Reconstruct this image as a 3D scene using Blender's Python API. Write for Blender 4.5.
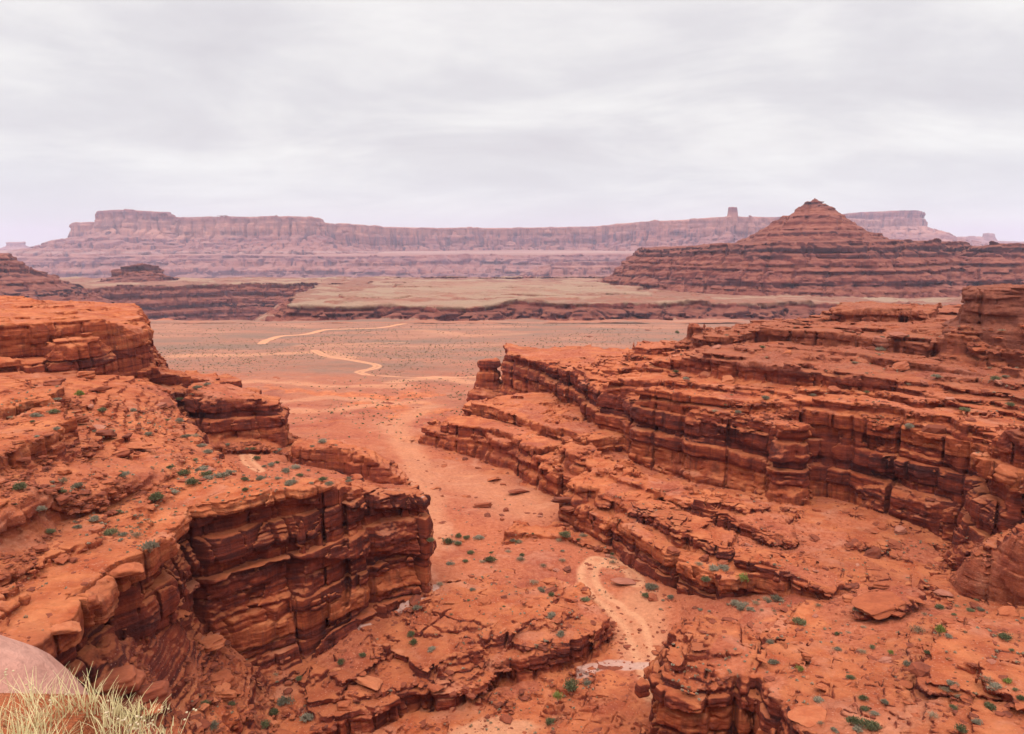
import bpy, math, time, random
import numpy as np
from concurrent.futures import ThreadPoolExecutor
import openvdb as vdb
T0 = time.time()
R = math.radians
QN, QM, QF = 0.14, 0.25, 0.48          # voxel sizes of the near, middle and far canyon rock, metres
rng = np.random.default_rng(7)
random.seed(7)
sc = bpy.context.scene
for o in list(bpy.data.objects): bpy.data.objects.remove(o)
col = sc.collection

# ------------------------------------------------------------------ camera, sky, sun, exposure
FOC, PITCH, HZ = 745.0, 8.926, 250.0
HAZE = 7.4e-5
cd = bpy.data.cameras.new('camera'); cam = bpy.data.objects.new('camera', cd); col.objects.link(cam)
cam.location = (0, 0, 0); cam.rotation_euler = (R(90 - PITCH), 0, 0)
cd.sensor_fit = 'HORIZONTAL'; cd.sensor_width = 36; cd.lens = 36 * FOC / 1024
cd.clip_start = 0.1; cd.clip_end = 40000
sc.camera = cam
SUN_EL, SUN_AZ = 58.0, 200.0           # high thin cloud, brightest behind the viewer's left shoulder
w = bpy.data.worlds.new('World'); sc.world = w; w.use_nodes = True
nt = w.node_tree; nt.nodes.clear(); L = nt.links.new
def N(nt, t, **k):
    n = nt.nodes.new(t)
    for a, b in k.items():
        if a.startswith('i_'): n.inputs[a[2:].replace('_', ' ')].default_value = b
        else: setattr(n, a, b)
    return n
def ramp(nt, fac, stops, interp='LINEAR'):
    r = nt.nodes.new('ShaderNodeValToRGB'); r.color_ramp.interpolation = interp
    e = r.color_ramp.elements
    while len(e) < len(stops): e.new(0.5)
    for q, (p, c) in zip(e, stops):
        q.position = p; q.color = (*c, 1) if len(c) == 3 else c
    nt.links.new(fac, r.inputs[0]); return r.outputs[0]
def math_(nt, op, a, b=None, c=None, clamp=False):
    m = nt.nodes.new('ShaderNodeMath'); m.operation = op; m.use_clamp = clamp
    for i, v in enumerate((a, b, c)):
        if v is None: continue
        if isinstance(v, (int, float)): m.inputs[i].default_value = v
        else: nt.links.new(v, m.inputs[i])
    return m.outputs[0]
def mixc(nt, fac, a, b, blend='MIX'):
    m = nt.nodes.new('ShaderNodeMix'); m.data_type = 'RGBA'; m.blend_type = blend
    for i, v in ((0, fac), (6, a), (7, b)):
        if isinstance(v, (int, float)): m.inputs[i].default_value = v
        elif isinstance(v, tuple): m.inputs[i].default_value = (*v, 1)
        else: nt.links.new(v, m.inputs[i])
    return m.outputs[2]
def noise(nt, vec, scale, detail=4, rough=0.55, dist=0.0):
    n = nt.nodes.new('ShaderNodeTexNoise'); n.inputs['Scale'].default_value = scale
    n.inputs['Detail'].default_value = detail; n.inputs['Roughness'].default_value = rough
    n.inputs['Distortion'].default_value = dist
    if vec is not None: nt.links.new(vec, n.inputs['Vector'])
    return n.outputs[0]
def mapping(nt, vec, scale, loc=(0, 0, 0), rot=(0, 0, 0)):
    m = nt.nodes.new('ShaderNodeMapping'); m.inputs['Scale'].default_value = scale
    m.inputs['Location'].default_value = loc; m.inputs['Rotation'].default_value = rot
    nt.links.new(vec, m.inputs['Vector']); return m.outputs[0]

sky = N(nt, 'ShaderNodeTexSky', sky_type='NISHITA', sun_disc=False, sun_elevation=R(SUN_EL), sun_rotation=R(SUN_AZ))
tc = nt.nodes.new('ShaderNodeTexCoord')
sep = nt.nodes.new('ShaderNodeSeparateXYZ'); L(tc.outputs['Generated'], sep.inputs[0])
zz = math_(nt, 'MAXIMUM', sep.outputs[2], 0.0)
den = math_(nt, 'ADD', zz, 0.24)
cx = math_(nt, 'DIVIDE', sep.outputs[0], den); cy = math_(nt, 'DIVIDE', sep.outputs[1], den)
cmb = nt.nodes.new('ShaderNodeCombineXYZ'); L(cx, cmb.inputs[0]); L(cy, cmb.inputs[1])
c1 = noise(nt, mapping(nt, cmb.outputs[0], (1.0, 1.5, 1), (3.1, 2.2, 0), (0, 0, 0.35)), 1.0, 8, 0.55, 0.6)
c2 = noise(nt, mapping(nt, cmb.outputs[0], (1.9, 2.6, 1), (0.4, 5.2, 0), (0, 0, -0.1)), 1.0, 6, 0.6, 0.2)
cl = math_(nt, 'ADD', math_(nt, 'MULTIPLY', c1, 0.7), math_(nt, 'MULTIPLY', c2, 0.3))
cloud = ramp(nt, cl, [(0.36, (0.66, 0.635, 0.66)), (0.47, (0.735, 0.715, 0.73)), (0.55, (0.83, 0.81, 0.805)), (0.64, (0.92, 0.905, 0.885))])
low = ramp(nt, zz, [(0.0, (0.93, 0.975, 0.985)), (0.12, (0.985, 0.995, 0.99)), (0.3, (1, 1, 1))])
cloud = mixc(nt, 1.0, cloud, low, 'MULTIPLY')
soft = ramp(nt, zz, [(0.0, (0.75, 0.75, 0.75)), (0.13, (0.1, 0.1, 0.1)), (0.3, (0, 0, 0))])
cloud = mixc(nt, soft, cloud, (0.82, 0.85, 0.855))
# an overcast vault is about two and a half times brighter overhead than near the skyline
vault = ramp(nt, zz, [(0.0, (0.435, 0.435, 0.425)), (0.36, (0.43, 0.43, 0.43)), (0.65, (1.15, 1.12, 1.09)), (1.0, (1.7, 1.66, 1.6))])
cloud = mixc(nt, 1.0, cloud, vault, 'MULTIPLY')
gain = N(nt, 'ShaderNodeVectorMath', operation='SCALE'); L(cloud, gain.inputs[0]); gain.inputs['Scale'].default_value = 25.5
tot = mixc(nt, 0.94, sky.outputs[0], gain.outputs[0])
bg = nt.nodes.new('ShaderNodeBackground'); bg.inputs[1].default_value = 0.1
L(tot, bg.inputs[0])
wo = nt.nodes.new('ShaderNodeOutputWorld'); L(bg.outputs[0], wo.inputs[0])
sd = bpy.data.lights.new('sun', 'SUN'); sd.energy = 1.5; sd.angle = R(12); sd.color = (1.0, 0.95, 0.88)
sun = bpy.data.objects.new('sun', sd); col.objects.link(sun)
az = R(SUN_AZ)
from mathutils import Vector
sun.rotation_euler = Vector((math.sin(az) * math.cos(R(SUN_EL)), math.cos(az) * math.cos(R(SUN_EL)), math.sin(R(SUN_EL)))).to_track_quat('Z', 'Y').to_euler()
sc.view_settings.view_transform = 'Standard'; sc.view_settings.look = 'None'
sc.view_settings.exposure = 0.0; sc.view_settings.gamma = 1.0; sc.view_settings.use_curve_mapping = False
sc.render.engine = 'CYCLES'
sc.cycles.max_bounces = 6; sc.cycles.diffuse_bounces = 2; sc.cycles.volume_bounces = 1
sc.cycles.use_denoising = True

# ------------------------------------------------------------------ pixel <-> place helpers (authoring only)
CT, ST = math.cos(R(PITCH)), math.sin(R(PITCH))
def dirv(px, py):
    u = (px - 512) / FOC; v = (367 - py) / FOC
    return u, CT + v * ST, -ST + v * CT
def W(px, py, Y):
    u, b, c = dirv(px, py); t = Y / b
    return (u * t, Y, c * t)
def Z(px, py, z):
    u, b, c = dirv(px, py); t = z / c
    return (u * t, b * t, z)
def project(x, y, z):
    f = y * CT - z * ST; up = y * ST + z * CT
    return 512 + FOC * x / f, 367 - FOC * up / f

# ------------------------------------------------------------------ noise
TAB = rng.random(64 ** 3, dtype=np.float32)
def vn3(x, y, z):
    xi = np.floor(x).astype(np.int32); yi = np.floor(y).astype(np.int32); zi = np.floor(z).astype(np.int32)
    fx = (x - xi).astype(np.float32); fy = (y - yi).astype(np.float32); fz = (z - zi).astype(np.float32)
    fx = fx * fx * (3 - 2 * fx); fy = fy * fy * (3 - 2 * fy); fz = fz * fz * (3 - 2 * fz)
    x0 = (xi & 63) << 12; x1 = ((xi + 1) & 63) << 12
    y0 = (yi & 63) << 6; y1 = ((yi + 1) & 63) << 6
    z0 = zi & 63; z1 = (zi + 1) & 63
    def l(a, b, t): return a + (b - a) * t
    a = l(l(TAB[x0 | y0 | z0], TAB[x1 | y0 | z0], fx), l(TAB[x0 | y1 | z0], TAB[x1 | y1 | z0], fx), fy)
    b = l(l(TAB[x0 | y0 | z1], TAB[x1 | y0 | z1], fx), l(TAB[x0 | y1 | z1], TAB[x1 | y1 | z1], fx), fy)
    return l(a, b, fz) * 2 - 1
def vn2(x, y, s=0):
    xi = np.floor(x).astype(np.int32); yi = np.floor(y).astype(np.int32)
    fx = (x - xi).astype(np.float32); fy = (y - yi).astype(np.float32)
    fx = fx * fx * (3 - 2 * fx); fy = fy * fy * (3 - 2 * fy); z0 = s & 63
    x0 = (xi & 63) << 12; x1 = ((xi + 1) & 63) << 12; y0 = (yi & 63) << 6; y1 = ((yi + 1) & 63) << 6
    a = TAB[x0 | y0 | z0]; a = a + (TAB[x1 | y0 | z0] - a) * fx
    b = TAB[x0 | y1 | z0]; b = b + (TAB[x1 | y1 | z0] - b) * fx
    return (a + (b - a) * fy) * 2 - 1
def fbm2(x, y, wl, octs=4, s=0, g=0.5):
    r = 0; a = 1.0; tot = 0
    for i in range(octs):
        cc, ss = math.cos(0.7 * i + s), math.sin(0.7 * i + s)
        r = r + a * vn2((x * cc - y * ss) / wl + 17.3 * i, (x * ss + y * cc) / wl + 9.1 * s, s + i)
        tot += a; a *= g; wl *= 0.5
    return r / tot
def sstep(a, b, x):
    t = np.clip((x - a) / (b - a), 0, 1); return t * t * (3 - 2 * t)

# ------------------------------------------------------------------ fields
def rbf(pts):
    P = np.array(pts, float); n = len(P)
    A = np.zeros((n + 1, n + 1)); A[:n, :n] = np.hypot(P[:, None, 0] - P[None, :, 0], P[:, None, 1] - P[None, :, 1])
    A[:n, :n] += 0; A[:n, n] = 1; A[n, :n] = 1
    wt = np.linalg.solve(A + 1e-9 * np.eye(n + 1), np.r_[P[:, 2], 0])
    def f(x, y):
        r = np.full(np.shape(x), wt[n])
        for i in range(n): r = r + wt[i] * np.sqrt((x - P[i, 0]) ** 2 + (y - P[i, 1]) ** 2 + 0.5)
        return r
    return f
def seg_dist(x, y, a, b):
    dx, dy = b[0] - a[0], b[1] - a[1]; l2 = dx * dx + dy * dy + 1e-12
    t = np.clip(((x - a[0]) * dx + (y - a[1]) * dy) / l2, 0, 1)
    return np.hypot(x - a[0] - t * dx, y - a[1] - t * dy)
def line_dist(x, y, pts):
    d = seg_dist(x, y, pts[0], pts[1])
    for a, b in zip(pts[1:-1], pts[2:]): d = np.minimum(d, seg_dist(x, y, a, b))
    return d
def poly_sd(x, y, poly):
    d = np.full(x.shape, 1e9); ins = np.zeros(x.shape, bool)
    n = len(poly)
    for i in range(n):
        a = poly[i]; b = poly[(i + 1) % n]
        d = np.minimum(d, seg_dist(x, y, a, b))
        c = (a[1] > y) != (b[1] > y)
        xx = (b[0] - a[0]) * (y - a[1]) / (b[1] - a[1] + 1e-12) + a[0]
        ins ^= c & (x < xx)
    return np.where(ins, d, -d)

class Tier:
    """a body of rock: rim polygon in plan, a top surface, and how far its face stands out at each depth below the top"""
    def __init__(s, obj, rim, back, prof, top=(), k=0.8, amp=1.0, tamp=1.0, nz=(14, 2.2), talus=1.5, sc=1.0, rimtop=True, flat=None, hcliff=None, seed=0, tw=2.2):
        s.obj = obj; s.poly = [(p[0], p[1]) for p in rim] + [(p[0], p[1]) for p in back]
        pts = (list(rim) if rimtop else []) + list(top)
        s.top = rbf(pts) if flat is None else flat
        s.k = k; s.amp = amp; s.tamp = tamp; s.nz = nz; s.seed = seed
        hs = [p[0] for p in prof]; os_ = [p[1] for p in prof]
        s.hmax = hs[-1]
        s.dh = 0.1 * sc; s.n = int((s.hmax * 1.0 + 40 * sc) / s.dh)
        hh = np.arange(s.n) * s.dh
        out = np.interp(hh, hs, os_) + np.minimum(np.maximum(0, hh - s.hmax) * talus, tw * sc)
        g = np.gradient(out, s.dh)
        g = np.convolve(np.pad(g, 8, 'edge'), np.ones(17) / 17, 'valid')
        s.out = out.astype(np.float32); s.kf = (1 / np.sqrt(1 + g * g)).astype(np.float32)
        hc = hcliff if hcliff else s.hmax
        tal = sstep(hc, hc + 0.8 * sc, hh) * (1 - sstep(hs[-1] + tw * sc / talus, hs[-1] + tw * sc / talus + 1.0 * sc, hh))
        s.am = np.full(s.n, amp, np.float32); s.tal = tal.astype(np.float32)

class Zone:
    def __init__(s, name, x0, x1, y0, y1, z0, z1, vox, tiers, floor, scale=1.0, halfw=(0.74, 14), dip=(0, 0), seed=1,
                 layer=(1.0, 3.8), tread=(0.45, 1.1), fiss=(), hk=1.0, ck=1.0, jc=7.0, floor_amp=0.0, disp=1.0, ymin=None, ymax=None, flooramp_f=None):
        s.__dict__.update(locals()); del s.__dict__['s']
        r = np.random.default_rng(seed)
        def table(lo, hi):
            th = np.exp(r.uniform(math.log(lo), math.log(hi), 4000)) * scale
            b = z0 - 60 * scale + np.cumsum(th); n = int(np.searchsorted(b, z1 + 60 * scale)) + 2
            return b[:n]
        s.LB = table(*layer); s.TB = table(*tread); s.SB = table(0.12, 0.4)
        n = len(s.LB) + 2
        s.hard = r.uniform(-1, 1, n).astype(np.float32); s.jw = (r.uniform(1.3, 4.0, n) * scale * 1.3).astype(np.float32)
        s.joff = r.uniform(0, 50, n).astype(np.float32); s.jam = (r.random(n) ** 0.7).astype(np.float32)
        s.notch = r.uniform(0.2, 1.0, n).astype(np.float32) ** 1.5
        s.tc = r.uniform(0.35, 0.92, len(s.TB) + 2).astype(np.float32)
        b = r.random(n); s.bandv = (0.6 * b + 0.4 * np.roll(b, 1)).astype(np.float32)
        s.sh = r.uniform(-1, 1, len(s.SB) + 2).astype(np.float32)
        # plan maps
        s.ms = vox * 3
        s.gx = np.arange(x0 - 4 * s.ms, x1 + 6 * s.ms, s.ms); s.gy = np.arange(y0 - 4 * s.ms, y1 + 6 * s.ms, s.ms)
        GX, GY = np.meshgrid(s.gx, s.gy, indexing='ij')
        s.maps = []
        def mk(t):
            d = poly_sd(GX, GY, t.poly)
            wl, a = t.nz
            d = d + a * 1.1 * fbm2(GX, GY, wl, 5, 3 + t.seed, 0.6)
            T = t.top(GX, GY) + 0.85 * scale * t.tamp * fbm2(GX, GY, 9 * scale, 3, 11 + t.seed)
            return d.astype(np.float32), T.astype(np.float32)
        with ThreadPoolExecutor(4) as ex:
            s.maps = list(ex.map(mk, tiers))
        s.F = floor(GX, GY).astype(np.float32)
        s.wz = (0.7 * scale * fbm2(GX, GY, 45 * scale, 2, 21) + 0.2 * scale * fbm2(GX, GY, 7 * scale, 2, 23)).astype(np.float32)
        s.nA = (0.55 * fbm2(GX, GY, 6 * scale, 2, 31)).astype(np.float32); s.nB = (0.55 * fbm2(GX, GY, 6 * scale, 2, 37)).astype(np.float32)
        s.pt = fbm2(GX, GY, 11 * scale, 3, 41).astype(np.float32)
        s.fa = (flooramp_f(GX, GY) if flooramp_f else np.zeros_like(s.F)).astype(np.float32)
        s.fz = np.full(s.F.shape, 99, np.float32)
        for (a, b, wd) in fiss:
            s.fz = np.minimum(s.fz, seg_dist(GX, GY, a, b) + 0.3 * fbm2(GX, GY, 2.0, 2, 5) - wd).astype(np.float32)
    def lookup(s, x, y):
        u = (x - s.gx[0]) / s.ms; v = (y - s.gy[0]) / s.ms
        i = np.clip(np.floor(u).astype(np.int32), 0, len(s.gx) - 2); j = np.clip(np.floor(v).astype(np.int32), 0, len(s.gy) - 2)
        fu = np.clip(u - i, 0, 1).astype(np.float32); fv = np.clip(v - j, 0, 1).astype(np.float32)
        w00 = (1 - fu) * (1 - fv); w10 = fu * (1 - fv); w01 = (1 - fu) * fv; w11 = fu * fv
        return lambda m: m[i, j] * w00 + m[i + 1, j] * w10 + m[i, j + 1] * w01 + m[i + 1, j + 1] * w11
    def base(s, lk, z, c=lambda a: a):
        """c broadcasts a column array against z; returns distance, cliffness, face amp, top amp, tier id"""
        S = (c(lk(s.F)) - z) * 0.95
        wc = np.zeros_like(S); ca = np.zeros_like(S); ta = np.zeros_like(S) + c(lk(s.fa)); tid = np.zeros(S.shape, np.int8)
        for n, (t, (dm, Tm)) in enumerate(zip(s.tiers, s.maps)):
            d = lk(dm)
            if d.max() < -(t.out[-1] + 5): continue
            T = lk(Tm); h = c(T) - z
            i = np.clip((h / t.dh).astype(np.int32), 0, t.n - 1)
            clf = (c(d) + t.out[i]) * t.kf[i]
            top = h * 0.93
            k = t.k * s.scale
            q = np.clip(0.5 + 0.5 * (clf - top) / k, 0, 1)
            sd = clf + (top - clf) * q - k * q * (1 - q)
            cw = np.clip(0.5 + (top - clf) / (1.6 * s.scale), 0, 1) * (1 - 0.75 * t.tal[i])
            b = sd > S
            S = np.where(b, sd, S); wc = np.where(b, cw, wc); ca = np.where(b, t.am[i], ca); ta = np.where(b, t.tamp, ta)
            tid = np.where(b, n + 1, tid).astype(np.int8)
        return S, wc, ca, ta, tid
    def detail(s, x, y, z, lk2, wc, ca, ta, fine=True):
        sc_ = s.scale
        wz, nA, nB, pt = lk2
        zq = z + wz + s.dip[0] * x + s.dip[1] * y
        k = np.searchsorted(s.LB, zq); k = np.clip(k, 1, len(s.LB) - 1)
        lo = s.LB[k - 1]; th = s.LB[k] - lo; t = ((zq - lo) / th).astype(np.float32)
        rd = (2 * t - 1); rd = rd * rd; rd = rd * rd * rd
        w_ = s.jw[k]
        xr = x * 0.906 - y * 0.423; yr = x * 0.423 + y * 0.906
        a = xr / w_ + s.joff[k] + nA; b = yr / w_ + s.joff[k] * 1.7 + nB
        ia = np.floor(a).astype(np.int32); ib = np.floor(b).astype(np.int32); fa = a - ia; fb = b - ib
        e = np.minimum(np.minimum(fa, 1 - fa), np.minimum(fb, 1 - fb)) * w_
        crack = 1 - sstep(0.03 * sc_, 0.24 * sc_, e)
        outset = TAB[((ia & 63) << 12) | ((ib & 63) << 6) | (k & 63)] - 0.5
        k2 = np.clip(np.searchsorted(s.SB, zq), 1, len(s.SB) - 1)
        ja = s.jam[k]
        a2 = xr / (s.jc * sc_) + 0.9 * nA; b2 = yr / (s.jc * 1.15 * sc_) + 0.9 * nB
        i2 = np.floor(a2).astype(np.int32); j2 = np.floor(b2).astype(np.int32); fa = a2 - i2; fb = b2 - j2
        e2 = np.minimum(np.minimum(fa, 1 - fa), np.minimum(fb, 1 - fb) * 1.15) * s.jc
        col2 = TAB[((i2 & 63) << 12) | ((j2 & 63) << 6) | 9] - 0.5
        D = s.hk * (0.55 * s.hard[k] - 0.65 * rd * s.notch[k] + 0.09 * s.sh[k2]) + s.ck * (-0.85 * crack * ja + 0.85 * outset * (0.4 + ja) - 1.15 * (1 - sstep(0.08, 0.62, e2)) + 1.3 * col2)
        D = D * sc_
        n1 = vn3(x / (5.1 * sc_), y / (5.1 * sc_), z / (3.4 * sc_)); n2 = vn3(x / (1.9 * sc_) + 7, y / (1.9 * sc_), z / (1.3 * sc_))
        D = D + (0.5 * n1 + 0.26 * n2) * sc_
        kt = np.clip(np.searchsorted(s.TB, zq), 1, len(s.TB) - 1)
        mid = 0.5 * (s.TB[kt] + s.TB[kt - 1])
        led = s.tc[kt] * (zq - mid)
        pm = sstep(-0.42, 0.02, pt + 0.5 * n1)
        TD = led * pm + 0.16 * n2 * sc_ * (0.4 + 0.6 * pm) + 0.10 * n1 * sc_ - 0.22 * sc_ * crack * pm
        out = (D * wc * ca + TD * (1 - wc) * ta) * s.disp
        if fine:
            f1 = vn3(x / (0.83 * sc_) + 3, y / (0.83 * sc_), z / (0.6 * sc_) + 5)
            f2 = vn3(x / (0.37 * sc_) + 1, y / (0.37 * sc_) + 2, z / (0.3 * sc_))
            am = wc * ca + (1 - wc) * ta * (0.25 + 0.75 * pm)
            out = out + (0.13 * f1 + 0.06 * f2) * sc_ * am
        return out, k, pm
    def build(s):
        v = s.vox; BG = 3 * v; sc_ = s.scale; B = 2.2 * sc_ * s.disp * max(s.ck, 1) + BG
        grid = vdb.FloatGrid(BG)
        TS = 72
        nx = int((s.x1 - s.x0) / v) + 1; ny = int((s.y1 - s.y0) / v) + 1; nz = int((s.z1 - s.z0) / v) + 1
        tiles = []
        for i in range(0, nx, TS):
            for j in range(0, ny, TS):
                xa, ya = s.x0 + i * v, s.y0 + j * v; xb, yb = xa + TS * v, ya + TS * v
                hw = s.halfw[0] * yb + s.halfw[1]
                if xa > hw or xb < -hw: continue
                tiles.append((i, j))
        def run(ij):
            i, j = ij
            xs = s.x0 + (i + np.arange(min(TS, nx - i))) * v; ys = s.y0 + (j + np.arange(min(TS, ny - j))) * v
            X, Y = np.meshgrid(xs, ys, indexing='ij'); sh = X.shape
            X = X.ravel(); Y = Y.ravel()
            lk = s.lookup(X, Y)
            zmin = lk(s.F).min(); zmax = lk(s.F).max()
            for t, (dm, Tm) in zip(s.tiers, s.maps):
                d = lk(dm); m = d > -(t.out[-1] + 2)
                if m.any():
                    Tt = lk(Tm)[m]; zmax = max(zmax, Tt.max())
            k0 = max(0, int((zmin - B - s.z0) / v)); k1 = min(nz, int((zmax + B - s.z0) / v) + 2)
            # solid below the lowest surface
            zs = (s.z0 + np.arange(k0, k1) * v).astype(np.float32)
            arr = np.empty((len(X), len(zs)), np.float32)
            CH = max(1, 600000 // max(1, len(zs)))
            for c0 in range(0, len(X), CH):
                sl = slice(c0, min(len(X), c0 + CH)); lkc = s.lookup(X[sl], Y[sl])
                S, wc, ca, ta, tid = s.base(lkc, zs[None, :] + np.zeros((len(X[sl]), 1), np.float32), lambda a: a[:, None])
                m = np.abs(S) < B
                ci, zi = np.nonzero(m)
                if len(ci):
                    wz, nA, nB, pt, fz = [lkc(q)[ci] for q in (s.wz, s.nA, s.nB, s.pt, s.fz)]
                    xx = X[sl][ci]; yy = Y[sl][ci]; z_ = zs[zi]
                    S0 = S[m]; a1, a2, a3 = wc[m], ca[m], ta[m]
                    dd, _, _ = s.detail(xx, yy, z_, (wz, nA, nB, pt), a1, a2, a3, False)
                    Sn = S0 + dd
                    m2 = np.abs(Sn) < BG + 0.2 * sc_
                    if m2.any():
                        am = a1[m2] * a2[m2] + (1 - a1[m2]) * a3[m2] * 0.8
                        x2, y2, z2 = xx[m2], yy[m2], z_[m2]
                        f1 = vn3(x2 / (0.83 * sc_) + 3, y2 / (0.83 * sc_), z2 / (0.6 * sc_) + 5)
                        f2 = vn3(x2 / (0.37 * sc_) + 1, y2 / (0.37 * sc_) + 2, z2 / (0.3 * sc_))
                        f3 = vn3(x2 / (0.9 * sc_) + 3, y2 / (0.9 * sc_), z2 / (0.2 * sc_))
                        Sn[m2] += (0.19 * f1 + 0.11 * f2 + 0.08 * f3 * a1[m2]) * sc_ * am * s.disp
                    Sn = np.minimum(Sn, np.where((a2 > 0) & (z_ > -46.0), fz + 0.35 * (dd * 0.6 + 0.2), 99))
                    S[m] = Sn
                arr[sl] = S
            arr = np.clip(-arr, -BG, BG).reshape(sh[0], sh[1], len(zs))
            return (i, j, k0), np.ascontiguousarray(arr)
        with ThreadPoolExecutor(4) as ex:
            for b0 in range(0, len(tiles), 8):
                for (ijk, arr) in ex.map(run, tiles[b0:b0 + 8]):
                    grid.copyFromArray(arr, ijk=ijk)
        P, Q4 = None, None
        res = grid.convertToPolygons(0.0, 0.0)
        P = np.array(res[0], np.float32)
        if len(res) == 3: tri, quad = res[1], res[2]
        else: tri, quad = np.zeros((0, 3), int), res[1]
        P = P * v + np.array([s.x0, s.y0, s.z0], np.float32)
        Q = np.array(quad, np.int64)
        # drop the cut walls and bottom of the block
        C = P[Q].mean(1)
        hw = s.halfw[0] * C[:, 1] + s.halfw[1] - 2 * v
        e1 = P[Q[:, 2]] - P[Q[:, 0]]; e2 = P[Q[:, 3]] - P[Q[:, 1]]; nn = np.cross(e1, e2)
        keep = (C[:, 0] > s.x0 + 2.5 * v) & (C[:, 0] < s.x1 - 2.5 * v) & (C[:, 1] > s.y0 + 2.5 * v) & (C[:, 1] < s.y1 - 2.5 * v) & (np.abs(C[:, 0]) < hw)
        keep &= C[:, 2] > s.z0 + 3 * v
        lkc = s.lookup(C[:, 0], C[:, 1]); keep &= C[:, 2] > lkc(s.F) - B - 1 * sc_
        Q = Q[keep]
        used = np.zeros(len(P), bool); used[Q.ravel()] = True
        mp = np.cumsum(used) - 1; P = P[used]; Q = mp[Q]
        # orient outwards (up for the floor)
        e1 = P[Q[:, 2]] - P[Q[:, 0]]; e2 = P[Q[:, 3]] - P[Q[:, 1]]
        if np.cross(e1, e2)[:, 2].sum() < 0: Q = Q[:, ::-1]
        # attributes at vertices
        lk = s.lookup(P[:, 0], P[:, 1])
        S, wc, ca, ta, tid = s.base(lk, P[:, 2])
        l4 = tuple(lk(q) for q in (s.wz, s.nA, s.nB, s.pt))
        _, k, pm = s.detail(P[:, 0], P[:, 1], P[:, 2], l4, wc, ca, ta, False)
        rock = np.clip(wc * ca + (1 - wc) * ta * pm, 0, 1)
        s.P, s.Q, s.tid = P, Q, tid
        s.attr = {'rock': rock, 'band': s.bandv[k], 'face': wc * ca}
        print('zone', s.name, 'verts', len(P), 'faces', len(Q), 'tiles', len(tiles), round(time.time() - T0, 1), flush=True)

def mesh_object(name, P, Q, mat, attrs=None, smooth=True, label=None, kind=None, parent=None):
    me = bpy.data.meshes.new(name)
    P = np.asarray(P, np.float32); Q = np.asarray(Q, np.int32); n = Q.shape[1]
    me.vertices.add(len(P)); me.vertices.foreach_set('co', P.ravel())
    me.loops.add(Q.size); me.loops.foreach_set('vertex_index', Q.ravel())
    me.polygons.add(len(Q)); me.polygons.foreach_set('loop_start', np.arange(0, Q.size, n, dtype=np.int32))
    me.update(calc_edges=True)
    me.polygons.foreach_set('use_smooth', np.full(len(Q), smooth))
    for k, v in (attrs or {}).items():
        a = me.attributes.new(k, 'FLOAT', 'POINT'); a.data.foreach_set('value', np.asarray(v, np.float32))
    me.materials.append(mat)
    ob = bpy.data.objects.new(name, me); col.objects.link(ob)
    if kind: ob['kind'] = kind
    if label: ob['label'] = label
    if parent: ob.parent = parent
    return ob
def sub_object(name, P, Q, sel, mat, attrs, **k):
    q = Q[sel]
    if not len(q): return None
    used = np.zeros(len(P), bool); used[q.ravel()] = True; mp = np.cumsum(used) - 1
    return mesh_object(name, P[used], mp[q], mat, {a: v[used] for a, v in attrs.items()}, **k)

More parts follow.
